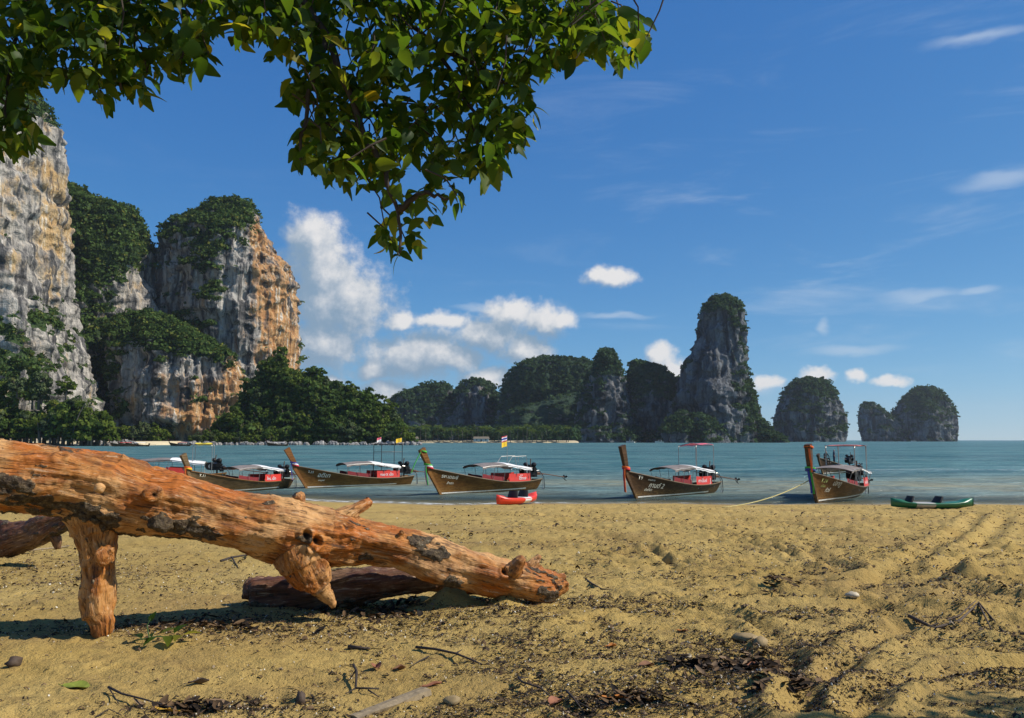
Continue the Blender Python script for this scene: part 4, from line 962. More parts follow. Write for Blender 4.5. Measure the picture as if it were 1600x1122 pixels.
# ------------------------------------------------------------------ driftwood
def log_material(name, warm):
    m, nt, out = material(name)
    g = nt.attr('grain', 'Vector'); bk = nt.attr('bark')
    pos = nt.new('ShaderNodeNewGeometry').outputs['Position']
    s1 = nt.noise(nt.scale(g, (1.3, 9, 9)), 1.6, 6, .65, .8); s2 = nt.noise(nt.scale(g, (3, 34, 34)), 1.5, 5, .7, .4); s3 = nt.noise(g, 2.2, 5, .6)
    s4 = nt.noise(pos, 26, 5, .7)
    c = nt.mix(nt.mapr(s1, .40, .60), warm[0], warm[1]); c = nt.mix(nt.mapr(s3, .48, .60, 0, .85), c, warm[2])
    c = nt.mix(nt.mapr(s3, .47, .38, 0, .8), c, warm[3])
    c = nt.mix(nt.mapr(s2, .53, .62, 0, .85), c, tuple(q*.22 for q in warm[0]))
    c = nt.mix(nt.mapr(s2, .43, .34, 0, .6), c, (.62, .44, .27))
    c = nt.mix(nt.mapr(s4, .60, .68, 0, .7), c, tuple(q*.3 for q in warm[0]))
    bc = nt.mix(nt.mapr(s4, .42, .62), (.022, .016, .010), (.13, .095, .05)); bc = nt.mix(nt.mapr(s4, .62, .72, 0, .9), bc, (.40, .37, .28))
    c = nt.mix(nt.mapr(nt.math('ADD', bk, nt.math('MULTIPLY', nt.math('SUBTRACT', s4, .5), 1.6)), .36, .60, 0, .95, True), c, bc)
    c = nt.mix(nt.attr('hole'), c, (.012, .008, .005))
    b = principled(nt, out, Base_Color=c, Roughness=.52, Specular_IOR_Level=.35)
    hgt = nt.math('ADD', nt.math('MULTIPLY', s2, .8), nt.math('ADD', nt.math('MULTIPLY', s1, .8), nt.math('MULTIPLY', s4, nt.mapr(bk, .3, .7, .25, 1.3))))
    nt.put(b.inputs['Normal'], nt.bump(hgt, .9, .022))
    return m
logM = log_material('bare_orange_wood', ((.24, .080, .013), (.48, .185, .034), (.62, .345, .13), (.46, .125, .010)))
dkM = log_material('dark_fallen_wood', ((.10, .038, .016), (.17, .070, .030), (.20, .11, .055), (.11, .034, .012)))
def fuse(name, limbs, voxel, seed, mat, knots=(), holes=(), barkf=None, bark_bias=0.0, amp=1.0):
    """limbs: lists of (Vector, radius); fused into one skin, then roughened"""
    g = MB()
    for L in limbs:
        pts, rd = [], []
        for i in range(len(L)-1):
            for k in range(6):
                t = k/6; pts.append(L[i][0].lerp(L[i+1][0], t)); rd.append(L[i][1]*(1-t)+L[i+1][1]*t)
        pts.append(L[-1][0]); rd.append(L[-1][1])
        g.tube(pts, rd, 20)
    for c, r in knots: g.ball(c, r, 12, 8)
    o = g.build(name, None)
    md = o.modifiers.new('r', 'REMESH'); md.mode = 'VOXEL'; md.voxel_size = voxel; md.use_smooth_shade = True
    sm = o.modifiers.new('s', 'SMOOTH'); sm.factor = .5; sm.iterations = 5
    dg = bpy.context.evaluated_depsgraph_get(); me = bpy.data.meshes.new_from_object(o.evaluated_get(dg)); bpy.data.objects.remove(o)
    n = len(me.vertices); P = np.empty(n*3); me.vertices.foreach_get('co', P); P = P.reshape(-1, 3)
    N = np.empty(n*3); me.vertices.foreach_get('normal', N); N = N.reshape(-1, 3)
    best = np.full(n, 1e9); G = np.zeros((n, 3)); off = 0.0
    for L in limbs:
        u0 = off
        for i in range(len(L)-1):
            a, b = np.array(L[i][0]), np.array(L[i+1][0]); ab = b-a; ln = np.linalg.norm(ab)
            t = np.clip(((P-a)@ab)/(ln*ln), 0, 1); q = P-(a+t[:, None]*ab); dist = np.linalg.norm(q, axis=1)/(L[i][1]*(1-t)+L[i+1][1]*t)
            e1 = np.cross(ab/ln, (0, 0, 1.0)) if abs(ab[2]/ln) < .85 else np.cross(ab/ln, (0, 1.0, 0)); e1 /= np.linalg.norm(e1); e2 = np.cross(e1, ab/ln)
            w = dist < best; best = np.where(w, dist, best)
            G[w] = np.stack([u0+t*ln, q@e1, q@e2], 1)[w]; u0 += ln
        off += 13.7
    bk = np.zeros(n)+bark_bias+.55*fbm(G*np.array([1.6, 4, 4]), 4, seed+3)+.75*fbm(G*np.array([5, 13, 13]), 4, seed+4)
    if barkf is not None: bk += barkf(P, N)
    bk = sstep(bk, .25, .5)
    d = amp*(.075*fbm(G*np.array([1.7, 4.5, 4.5]), 4, seed)+.011*(ridged(G*np.array([1.6, 13, 13]), 3, seed+5)-.6)+.008*fbm(P*22, 3, seed+9))
    d += bk*amp*(.006+.022*np.abs(fbm(P*19, 3, seed+11)))
    hole = np.zeros(n)
    for c, r, dp in holes:
        dist = np.linalg.norm(P-np.array(c), axis=1); k = np.exp(-(dist/r)**2); d += -dp*k+dp*.55*np.exp(-((dist-r*1.6)/(r*.5))**2); hole = np.maximum(hole, sstep(k, .35, .7)*(dp > .02))
    P = P+N*d[:, None]
    me.vertices.foreach_set('co', P.astype(np.float32).ravel())
    for an, av in (('bark', bk), ('hole', hole)):
        a_ = me.attributes.new(an, 'FLOAT', 'POINT'); a_.data.foreach_set('value', av.astype(np.float32))
    a_ = me.attributes.new('grain', 'FLOAT_VECTOR', 'POINT'); a_.data.foreach_set('vector', G.astype(np.float32).ravel())
    me.update(); me.materials.clear()
    return link(name, me, mat)
def dlog(px): return 6.7+(px-160)*(1.3/690)
def LP(px, py, r, dd=0.0): D = dlog(px)+dd; return (at(px, py, D), r*(.87 if px < 540 else .80)*D/F)
main = [LP(-420, 690, 66), LP(-200, 715, 64), LP(-60, 738, 60), LP(0, 744, 58), LP(60, 750, 59), LP(110, 755, 60), LP(160, 764, 63), LP(220, 780, 57), LP(300, 795, 50), LP(380, 815, 50), LP(450, 830, 54), LP(500, 838, 50), LP(560, 845, 41), LP(640, 862, 37), LP(720, 885, 36), LP(800, 905, 34), LP(850, 914, 32), LP(884, 906, 17)]
leg = [LP(143, 785, 50), LP(144, 822, 38), LP(150, 860, 30), LP(147, 890, 22), LP(152, 920, 24), LP(155, 950, 22), LP(165, 972, 16), LP(166, 1010, 15)]
leg = [(v if i < 2 else Vector((v.x, leg[1][0].y, v.z)), r) for i, (v, r) in enumerate(leg)]
stub2 = [LP(465, 835, 50), LP(470, 868, 43, -.06), LP(484, 898, 33, -.10), LP(503, 921, 14, -.12), LP(516, 939, 4, -.13), LP(521, 946, 2, -.13)]
stub3 = [LP(520, 818, 24), LP(553, 800, 15, .06), LP(572, 790, 13, .10), LP(578, 786, 10, .12)]
foot = [LP(850, 912, 28), LP(847, 932, 20), LP(842, 956, 18)]
nub1 = [LP(186, 735, 18, -.05), LP(192, 716, 12, -.03), LP(196, 711, 7, -.03)]; nub2 = [LP(468, 792, 14), LP(470, 775, 8), LP(472, 771, 4)]
nub3 = [LP(800, 892, 14, -.14), LP(812, 876, 9, -.2), LP(816, 871, 6, -.22)]; nub4 = [LP(832, 888, 14, .0), LP(842, 872, 8, .02), LP(846, 869, 5, .02)]
def front(px, py, r): # a point on the log's camera side
    return at(px, py, dlog(px)-r*dlog(px)/F)
knots = [(front(165, 868, 28), .085), (front(250, 815, 40), .075), (front(155, 765, 60), .035), (front(240, 773, 52), .055), (front(628, 832, 25), .04), (front(420, 846, 38), .04)]
holes = [(front(97, 711, 40), .045, .05), (front(478, 836, 46), .035, .05), (front(494, 846, 46), .040, .06), (front(487, 856, 46), .03, .05), (front(242, 774, 60), .035, .045), (front(598, 848, 34), .04, .012), (front(190, 722, 40), .04, .03), (front(145, 745, 62), .03, .03), (front(545, 822, 34), .04, .03), (front(788, 893, 30), .03, .04)]
def bark_main(P, N):
    x, y = proj(P); w = np.zeros(len(P))
    for (cx, cy, a, b, k) in [(30,775,60,22,.8),(110,795,60,16,.8),(165,812,30,14,.7),(270,822,55,16,.7),(330,838,50,12,.6),(180,890,10,40,.5),(660,850,22,12,.75),(690,868,24,16,.8),(700,905,30,10,.5),(850,928,20,14,.6),(570,868,30,10,.5),(545,852,30,8,.4),(20,750,40,12,.4)]:
        w += k*np.exp(-((x-cx)/a)**2-((y-cy)/b)**2)
    return w-.10
o = fuse('driftwood_log', [main, leg, stub2, stub3, foot, nub1, nub2, nub3, nub4], .0125, 55, logM, knots, holes, bark_main)
tag(o, 'big bare orange driftwood log propped on one leg across the sand', 'log')
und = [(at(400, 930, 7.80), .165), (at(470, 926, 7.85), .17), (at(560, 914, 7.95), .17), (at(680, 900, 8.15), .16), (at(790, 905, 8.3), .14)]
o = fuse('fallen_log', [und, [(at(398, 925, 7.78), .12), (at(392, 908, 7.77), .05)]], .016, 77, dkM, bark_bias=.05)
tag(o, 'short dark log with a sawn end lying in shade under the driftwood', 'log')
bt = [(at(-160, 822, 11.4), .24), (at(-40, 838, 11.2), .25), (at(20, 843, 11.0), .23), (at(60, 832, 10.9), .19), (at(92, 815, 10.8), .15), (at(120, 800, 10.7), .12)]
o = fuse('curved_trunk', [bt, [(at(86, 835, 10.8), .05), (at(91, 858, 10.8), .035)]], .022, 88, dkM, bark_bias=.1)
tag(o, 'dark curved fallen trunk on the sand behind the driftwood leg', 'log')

# ------------------------------------------------------------------ overhanging tree
def leaf_mesh(name, L, wd, curl, fold):
    rows = []; n = 5
    for i in range(n+1):
        t = i/n; w_ = wd*(math.sin(math.pi*min(1, t*.97+.03)**.80))**.85*(1-.25*t) if 0 < i < n else .004
        zc = -curl*t*t; rows.append([(t*L, -w_, zc+fold*w_), (t*L, 0, zc), (t*L, w_, zc+fold*w_)])
    return np.array(rows)      # (n+1,3,3)
LEAVES = [leaf_mesh('leaf', .094, .031, .022, .35), leaf_mesh('leaf', .084, .029, .045, .25), leaf_mesh('leaf', .070, .022, .012, .6), leaf_mesh('leaf', .108, .034, .040, .15)]
nL = LEAVES[0].shape[0]
LQ = np.array([(i*3+k, (i+1)*3+k, (i+1)*3+k+1, i*3+k+1) for i in range(nL-1) for k in range(2)])
m, nt, out = material('leaf_green')
t = nt.attr('tint'); ob = nt.new('ShaderNodeObjectInfo').outputs['Random']
ti = nt.math('ADD', t, nt.math('MULTIPLY', nt.attr('single'), ob))
pos = nt.new('ShaderNodeNewGeometry').outputs['Position']; nz_ = nt.noise(pos, 9, 4, .6)
c = nt.ramp(ti, [(0.0, (.018, .046, .006)), (.45, (.036, .078, .010)), (.74, (.085, .120, .012)), (.93, (.21, .20, .020)), (1.0, (.34, .24, .02))])
c = nt.mix(nt.mapr(nz_, .55, .75, 0, .4), c, (.06, .06, .012))
d = nt.new('ShaderNodeBsdfPrincipled', ins={'Base Color': c, 'Roughness': .5, 'Specular IOR Level': .25})
tr = nt.new('ShaderNodeBsdfTranslucent', ins={'Color': nt.mix(1.0, c, (3.6, 3.0, 1.2), 'MULTIPLY')})
ms = nt.new('ShaderNodeMixShader'); ms.inputs[0].default_value = .5; nt.l.new(d.outputs[0], ms.inputs[1]); nt.l.new(tr.outputs[0], ms.inputs[2]); nt.l.new(ms.outputs[0], out.inputs['Surface'])
leafM = m
twigM = plain('twig_bark', (.050, .034, .022), .85, .3, 20)
POLY = [(-60,-330),(-60,250),(20,246),(55,238),(62,205),(48,180),(40,150),(78,118),(130,132),(155,165),(190,158),(228,150),(228,128),(270,112),(312,108),(328,92),(322,60),(340,36),(375,70),(402,50),(430,88),(458,96),(440,128),(452,172),(468,192),(452,262),(500,278),(545,308),(600,308),(612,330),(578,350),(590,388),(626,412),(664,394),(655,360),(718,338),(724,314),(704,290),(692,268),(722,262),(768,294),(776,262),(792,234),(828,208),(838,168),(828,118),(858,108),(898,94),(922,76),(948,88),(985,94),(1014,62),(1004,22),(968,16),(948,4),(930,-120),(760,-330)]
PX = np.array(POLY, float)
def inside(x, y):
    r = np.zeros(len(x), bool); j = len(PX)-1
    for i in range(len(PX)):
        xi, yi, xj, yj = *PX[i], *PX[j]
        r ^= ((yi > y) != (yj > y)) & (x < (xj-xi)*(y-yi)/(yj-yi+1e-9)+xi); j = i
    return r
HOLES = [(545,85,24,22),(645,130,20,36),(675,40,16,18),(735,30,16,22),(470,172,24,14),(700,208,24,14),(352,20,16,10),(610,262,14,10),(648,335,10,18),(640,300,16,14),(250,60,12,10),(110,95,14,10),(800,150,14,12),(590,200,14,12),(740,230,14,12),(520,240,14,10),(860,60,12,10),(665,280,22,16),(575,330,20,14)]
tree = empty('overhanging_tree', (-4.4, -2.2, 1.6)); tag(tree, 'leafy green tree whose branches hang over the top of the view', 'tree')
TI = Vector(tree.location)
def limb(pts, r0, r1, name='branch'):
    pts = [Vector(p) for p in pts]; fine = []
    for i in range(len(pts)-1):
        for k in range(5): fine.append(pts[i].lerp(pts[i+1], k/5))
    fine.append(pts[-1]); n = len(fine)
    fine = [p+Vector((random.uniform(-1, 1), random.uniform(-1, 1), random.uniform(-1, 1)))*.012*(1 if 0 < i < n-1 else 0) for i, p in enumerate(fine)]
    g = MB(); g.tube([p-TI for p in fine], [r0+(r1-r0)*i/(n-1) for i in range(n)], 8)
    return g.build(name, twigM, tree, True)
crown_pt = Vector((-3.6, .2, 6.2))
limb([TI-Vector((0, 0, .4)), TI+Vector((.1, .3, 1.8)), TI+Vector((.4, 1.2, 3.4)), crown_pt], .26, .15, 'trunk')
# boughs reaching out through the hanging masses, as (pixel, pixel, depth) chains
BO = [[(60,-260,4.2),(40,-60,4.1),(20,80,4.0),(10,200,3.9)], [(60,-260,4.2),(160,-80,4.1),(180,60,4.0),(190,140,3.9)], [(300,-300,4.2),(420,-90,4.0),(510,60,3.9),(560,190,3.8),(600,270,3.75),(622,330,3.7),(625,395,3.68)],
      [(420,-90,4.0),(560,-30,4.1),(680,70,4.1),(740,180,4.0),(750,260,3.95)], [(560,-30,4.1),(720,-20,4.2),(850,30,4.2),(930,50,4.15),(1000,62,4.1)], [(680,70,4.1),(790,130,4.1),(830,150,4.1)], [(510,60,3.9),(480,150,3.85),(470,250,3.8)], [(622,330,3.7),(660,300,3.75),(705,310,3.7)], [(300,-300,4.2),(330,-60,4.1),(390,40,4.0)]]
for k, ch in enumerate(BO):
    pts = [at(*c) for c in ch]
    if k in (0, 1, 2, 8): pts = [crown_pt]+pts
    limb(pts, .030 if k in (2,) else .018, .006)
limb([crown_pt, (-1, 1.2, 7.6), (3, 2.8, 7.2), (6.6, 4.0, 6.4), (10.0, 4.4, 6.3)], .09, .02)
# leaf positions: rosettes along twigs
N0 = 19500
cx = rng.uniform(-60, 1020, N0); cy = rng.uniform(-330, 415, N0); ok = inside(cx, cy)
for (hx, hy, ha, hb) in HOLES: ok &= ((cx-hx)/ha)**2+((cy-hy)/hb)**2 > 1
cx, cy = cx[ok], cy[ok]
keep = (cy > -20) | (rng.random(len(cx)) < .5); cx, cy = cx[keep], cy[keep]
cl = vnoise(np.stack([cx/60, cy/60, cx*0], 1), 300)
keep = rng.random(len(cx)) < sstep(cl, -.45, .05)*.75+.25; cx, cy = cx[keep], cy[keep]
depth = 4.0+.5*vnoise(np.stack([cx/130, cy/110, cx*0+4], 1), 301)+rng.normal(size=len(cx))*.22
keep = (cy < 285) | (rng.random(len(cx)) < .5); cx, cy, depth = cx[keep], cy[keep]-np.where(cy[keep] > 230, 10, 0), depth[keep]
LPOS = np.array([at(a, b, float(dp)) for a, b, dp in zip(cx, cy, depth)])
hang = rng.random(len(cx))
# the limb that leans out over the right, beyond the picture
N1 = 1500
ex = np.stack([rng.uniform(7.5, 10.6, N1), rng.normal(4.05, .28, N1), rng.normal(6.2, .4, N1)], 1)
LPOS = np.concatenate([LPOS, ex]); NLf = len(LPOS)
# orientation: leaf axis droops outwards from its twig
axd = rng.normal(size=(NLf, 3))*np.array([1, 1, .45])+np.array([.1, 0, -.55]); axd /= np.linalg.norm(axd, axis=1)[:, None]
up = rng.normal(size=(NLf, 3))*.55+np.array([0, 0, 1.0]); sd_ = np.cross(up, axd); sd_ /= np.linalg.norm(sd_, axis=1)[:, None]; up = np.cross(axd, sd_)
sc = rng.uniform(.6, 1.25, NLf)*np.where(np.arange(NLf) < len(cx), 1.0, 1.3); var = rng.integers(0, 4, NLf)
tint = np.clip(rng.beta(2.2, 2.8, NLf)*.95+.10*(rng.random(NLf) < .08), 0, 1)
# the 300 nearest the lower outline, where single leaves can be told apart
lx, ly = proj(LPOS); vis = (lx > 0) & (lx < 1600) & (ly > 0)
probe = np.zeros(NLf); 
for a in np.linspace(0, 2*np.pi, 10, endpoint=False): probe += ~inside(lx+16*np.cos(a), ly+16*np.sin(a))
score = np.where(vis, probe*1.0-.8*(LPOS[:, 1]-4)+.4*rng.random(NLf), -9)
single = np.argsort(-score)[:300]; smask = np.zeros(NLf, bool); smask[single] = True
base_me = []
for k, lf in enumerate(LEAVES):
    me = mesh_np('leaf', lf.reshape(-1, 3), LQ, True, {'tint': np.zeros(nL*3), 'single': np.ones(nL*3)*.93}); me.materials.append(leafM); base_me.append(me)
for i in single:
    o = link('leaf', base_me[var[i]], None, tree)
    M = Matrix(((axd[i][0], sd_[i][0], up[i][0]), (axd[i][1], sd_[i][1], up[i][1]), (axd[i][2], sd_[i][2], up[i][2]))).to_4x4()
    o.matrix_local = Matrix.Translation(Vector(LPOS[i])-TI) @ M @ Matrix.Scale(float(sc[i]), 4)
rest = np.where(~smask)[0]
V = []; Tt = []
for k, lf in enumerate(LEAVES):
    id_ = rest[var[rest] == k]; q = lf.reshape(-1, 3)
    v = LPOS[id_][:, None, :]+(q[None, :, 0:1]*axd[id_][:, None, :]+q[None, :, 1:2]*sd_[id_][:, None, :]+q[None, :, 2:3]*up[id_][:, None, :])*sc[id_][:, None, None]
    V.append(v.reshape(-1, 3)); Tt.append(np.repeat(tint[id_], len(q)))
V = np.concatenate(V)-np.array(TI); Tt = np.concatenate(Tt); nn = nL*3
Fq = (LQ[None]+(np.arange(len(V)//nn)*nn)[:, None, None]).reshape(-1, 4)
tag(link('foliage', mesh_np('foliage', V, Fq, True, {'tint': Tt, 'single': np.zeros(len(V))}), leafM, tree), kind='stuff')
# fine twigs from the boughs to the leaves
g = MB()
for i in rng.choice(len(cx), 420, replace=False):
    p = Vector(LPOS[i]); q = p+Vector((random.uniform(-.2, .2), random.uniform(-.1, .1), random.uniform(.08, .3)))
    g.tube([q-TI, p.lerp(q, .5)-TI+Vector((.02, 0, .02)), p-TI], [.005, .004, .003], 4)
tag(g.build('twigs', twigM, tree), kind='stuff')
# ------------------------------------------------------------------ shore jungle, palms, far beach, huts
trunkM = plain('tree_trunk', (.16, .13, .10), .9, .3, 3)
crownM = [foliage_material('jungle_leaf_dark', (.026, .048, .012), (.095, .150, .032)), foliage_material('jungle_leaf_mid', (.040, .066, .012), (.150, .195, .036)), foliage_material('jungle_leaf_grey', (.046, .066, .030), (.125, .160, .070))]
def tree_proto(k, rad, hgt, nclump, quad):
    r0 = np.random.default_rng(50+k); global rng
    keep = rng; rng = r0
    nc = nclump; th = r0.uniform(0, 2*np.pi, nc); rr = rad*np.sqrt(r0.random(nc))*.78; zz = hgt*(.16+.76*r0.random(nc)**.8*(1-(rr/rad)**2*.5))
    C = np.stack([rr*np.cos(th), rr*np.sin(th), zz], 1)
    V, Fq, t = tufts(C, r0.uniform(.26, .44, nc)*rad, 46, quad, .8, np.clip(r0.normal(.45, .2, nc)+.25*(zz/hgt-.7), 0, .9))  # higher clumps tinted lighter: sun on the crown tops put into colour
    cm = mesh_np('crown', V, Fq, False, {'tint': t}); rng = keep
    g = MB(); g.tube([(0, 0, -1.5), (.2, .1, hgt*.3), (.1, -.1, hgt*.6)], [.5, .4, .25], 7)
    for a in range(5):
        an = a*1.3; g.tube([(.15, 0, hgt*.4), (rad*.3*math.cos(an), rad*.3*math.sin(an), hgt*.6), (rad*.55*math.cos(an), rad*.55*math.sin(an), hgt*.75)], [.2, .14, .06], 5)
    return cm, g.mesh('trunk', True)
PROT = [tree_proto(k, r, h, n, q) for k, (r, h, n, q) in enumerate([(5.0, 10.5, 26, .95), (4.2, 12, 22, .85), (6.0, 10, 30, 1.0), (3.6, 8, 18, .8)])]
def jungle_tree(p, k, s_, rz, label, group, mi):
    b = empty('jungle_tree', p, rz); b.scale = (s_, s_, s_*random.uniform(.9, 1.15)); tag(b, label, 'tree', group)
    o = link('crown', PROT[k][0], None, b); 
    if len(o.material_slots) == 0: PROT[k][0].materials.append(crownM[mi])
    o.material_slots[0].link = 'OBJECT'; o.material_slots[0].material = crownM[mi]
    link('trunk', PROT[k][1], trunkM, b)
from mathutils.bvhtree import BVHTree
_me = bpy.data.objects['headland_hill'].data
HB = BVHTree.FromPolygons([v.co.copy() for v in _me.vertices], [tuple(q.vertices) for q in _me.polygons])
def surf(name, px, py): return HB.ray_cast(Vector((0, 0, CAMZ)), Vector(ray(px, py)).normalized())[0]
def HL(px, py):
    if py > 678: w_, g_ = 'overhanging the boulders of the waterline', 'waterline'
    elif surf('', px, py-26) is None: w_, g_ = 'on the skyline', 'skyline'
    else: w_, g_ = 'in the middle of the slope', 'slope'
    e_ = 'below the orange tower' if px < 470 else ('toward the tip' if px > 560 else 'halfway along')
    return 'jungle tree '+w_+' of the headland, '+e_, 'headland trees, '+g_+' '+e_
# headland canopy: walk rows from the waterline up
for py in range(584, 694, 9):
    for px in range(282, 660, 13):
        qx, qy = px+random.uniform(-6, 6), py+random.uniform(-4, 4)
        p = surf('headland_hill', qx, qy)
        if p is None: continue
        k = random.choice((0, 0, 1, 2, 3)); mi = random.choice((0, 0, 1, 1, 2))
        jungle_tree((p.x, p.y+1, p.z-3.2), k, random.choice((.7, .85, 1.0, 1.2, 1.6))*random.uniform(.9, 1.1), random.uniform(0, 6), *HL(px, py), mi)
# trees along the foot of the cliffs
for (x0, x1, yb, D, n, s0, s1, lab, grp) in [(-60, 168, 692, 428, 46, 1.0, 1.8, 'jungle tree at the foot of the tall pale cliff', 'trees below the pale cliff'), (165, 262, 690, 560, 22, .8, 1.4, 'jungle tree at the foot of the streaked wall', 'trees below the streaked wall'),
                                          (300, 430, 690, 500, 22, .45, .8, 'low jungle tree between the streaked wall and the headland', 'trees beside the streaked wall'), (585, 648, 691, 500, 8, .6, .9, 'small jungle tree on the rocky tip of the headland', 'trees on the headland tip')]:
    for i in range(n):
        qx = x0+(x1-x0)*(i+random.random())/n; p = at(qx, yb, D+random.uniform(-6, 14))
        jungle_tree((p.x, p.y, random.uniform(.2, 3.0)), random.choice((0, 1, 2, 3)), random.uniform(s0, s1), random.uniform(0, 6), lab, grp, random.choice((0, 1, 1, 2)))
for i in range(26):
    qx = random.uniform(-40, 120); p = at(qx, random.uniform(585, 660), 438)
    jungle_tree((p.x, p.y, max(1, p.z-9)), random.choice((0, 1, 2)), random.uniform(.9, 1.5), random.uniform(0, 6), 'jungle tree on the ledges below the tall pale cliff', 'trees on the pale cliff ledges', random.choice((1, 1, 2)))
# palms
def frond_mesh(L, droop):
    V, Fq = [], []; n = 12
    for i in range(n):
        t = (i+.5)/n; x = L*t; z = .45*L*math.sin(t*1.6)*.6-droop*L*t*t
        ln = L*.30*math.sin(math.pi*min(1, t*.9+.1))**.7
        for s_ in (1, -1):
            b = len(V); V += [(x-.05*L/n*2, 0, z), (x+.05*L/n*6, 0, z-.02), (x+ln*.55, s_*ln, z-.35*ln), (x+ln*.45, s_*ln*.98, z-.37*ln)]; Fq.append((b, b+1, b+2, b+3))
    for i in range(6):
        t0, t1 = i/6, (i+1)/6; zf = lambda t: .27*L*math.sin(t*1.6)-droop*L*t*t
        b = len(V); w = .03*L*.3; V += [(L*t0, -w, zf(t0)), (L*t0, w, zf(t0)), (L*t1, w*.8, zf(t1)), (L*t1, -w*.8, zf(t1))]; Fq.append((b, b+1, b+2, b+3))
    return mesh_np('frond', np.array(V), np.array(Fq), False, {'tint': np.full(len(V), .72)})
FR = [frond_mesh(4.2, .35), frond_mesh(4.4, .75), frond_mesh(3.8, 1.05)]
for f in FR: f.materials.append(crownM[1])
def palm(p, h, lean, label, group=None, s_=1.0):
    b = empty('palm_tree', p); b.scale = (s_,)*3; tag(b, label, 'palm', group)
    g = MB(); g.tube([(0, 0, -.5), (lean*.2, 0, h*.35), (lean*.55, 0, h*.7), (lean, 0, h)], [.28, .2, .17, .15], 7); g.build('trunk', trunkM, b, True)
    for k in range(17):
        o = link('frond', FR[k % 3], None, b); o.location = (lean, 0, h); o.rotation_euler = (random.uniform(-.15, .15), random.uniform(-.7, .25) if k % 3 == 0 else random.uniform(-.3, .2), k*2.4+random.uniform(-.2, .2))
p = at(112, 688, 418); palm((p.x, p.y, p.z+1), 15.0, 5.0, 'tall leaning coconut palm before the pale cliff', None, 1.25)
p = at(60, 688, 420); palm((p.x, p.y, p.z+.8), 9.0, -1.0, 'shorter coconut palm among the trees by the pale cliff')
# far beaches
farsand = plain('far_sand', (.56, .47, .30), .95, .12, .15)
def sand_spit(name, pts, label, h=1.2):
    g = MB(); front_ = [Vector(on_z(px, py, -.15)) for px, py in pts]
    rows = [front_, [v*1.0+Vector((0, 4, .5)) for v in front_], [v+Vector((0, 14, h)) for v in front_], [v+Vector((0, 60, h+1.0)) for v in front_]]
    g.grid([r for r in rows]); tag(g.build(name, farsand, None, True), label, kind='structure')
def dpy(D): return 687.5+CAMZ/D*F
sand_spit('cove_beach', [(-150, dpy(405)), (60, dpy(408)), (150, dpy(425)), (200, dpy(445)), (250, dpy(480)), (292, dpy(510)), (330, dpy(540))], 'pale cove beach below the cliffs', 1.6)
sand_spit('village_beach', [(640, dpy(800)), (700, dpy(820)), (780, dpy(840)), (860, dpy(850)), (905, dpy(860))], 'thin white beach below the palm grove', 1.8)
# palm grove along the far beach: individual palms too small to part, joined
V_, F_, T_ = [], [], []
n = 420; gx = rng.uniform(632, 905, n); gd = rng.uniform(860, 960, n)
C = np.array([at(a, 690, float(b)) for a, b in zip(gx, gd)]); C[:, 2] = rng.uniform(3, 13, n)+(gd-860)*.06
V, Fq, t = tufts(C, rng.uniform(3.0, 6.0, n), 22, 2.6, .9)
grove = tag(link('shore_forest', mesh_np('shore_forest', V, Fq, False, {'tint': t}), vegF), 'green grove behind the thin white beach', kind='stuff')
for i in range(34):
    px = 640+i*7.6+random.uniform(-3, 3); p = at(px, 689, 852+random.uniform(0, 30)); palm((p.x, p.y, 1.5), random.uniform(8, 14), random.uniform(-1.5, 1.5), 'coconut palm in the row along the thin white beach', 'palms along the thin white beach', 1.25)
# huts
hutW = plain('white_wall', (.62, .60, .55), .8, .1, 1); hutR = plain('thatch_roof', (.17, .14, .10), .95, .3, 2); hutD = plain('dark_opening', (.03, .03, .03), .8, .2, 2)
for (px, D, wd, lab) in [(646, 838, 9, 'small white beach hut at the tip of the headland'), (752, 846, 16, 'long thatched beach house under the palms')]:
    p = at(px, 689, D); b = empty('beach_hut', (p.x, p.y, 1.6)); tag(b, lab, 'hut')
    g = MB(); g.box((0, 0, 1.5), (wd, 5, 3)); g.build('wall', hutW, b)
    g = MB(); w2 = wd/2+.8; g.add([(-w2, -3.3, 2.9), (w2, -3.3, 2.9), (w2*.9, 0, 5.2), (-w2*.9, 0, 5.2), (-w2, 3.3, 2.9), (w2, 3.3, 2.9)], [(0, 1, 2, 3), (3, 2, 5, 4), (0, 3, 4), (1, 5, 2)]); g.build('roof', hutR, b)
    g = MB(); g.box((0, -2.52, 1.1), (1.4, .08, 2.2)); g.build('door', hutD, b)
    for xx in (-wd*.3, wd*.3): g = MB(); g.box((xx, -2.52, 1.7), (1.4, .08, 1.1)); g.build('window', hutD, b)
# boulders along the waterline
bV, bF = [], []
ico = MB(); ico.ball((0, 0, 0), 1.0, 9, 6)
iv = np.array(ico.v); 
def boulders(name, pts, label):
    g = MB()
    for (px, D, r) in pts:
        p = at(px, 690, D); sc_ = np.array([r*random.uniform(.8, 1.5), r*random.uniform(.7, 1.2), r*random.uniform(.6, 1.1)])
        v = iv*(1+.45*vnoise(iv*1.7+random.random()*50, 3))[:, None]*sc_+np.array([p.x, p.y, r*.25])
        g.add(v.tolist(), ico.f)
    o = tag(g.build(name, rockB), label, kind='stuff')
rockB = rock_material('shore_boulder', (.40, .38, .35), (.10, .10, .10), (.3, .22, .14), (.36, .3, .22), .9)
for pm in (rockB,): pass
boulders('shore_boulders', [(random.uniform(285, 430), random.uniform(488, 505), random.uniform(.9, 2.6)) for _ in range(70)]+[(random.uniform(420, 655), random.uniform(492, 503), random.uniform(.8, 2.2)) for _ in range(110)]+[(random.uniform(130, 215), random.uniform(440, 455), random.uniform(1, 3)) for _ in range(40)], 'grey boulders along the waterline of the headland')
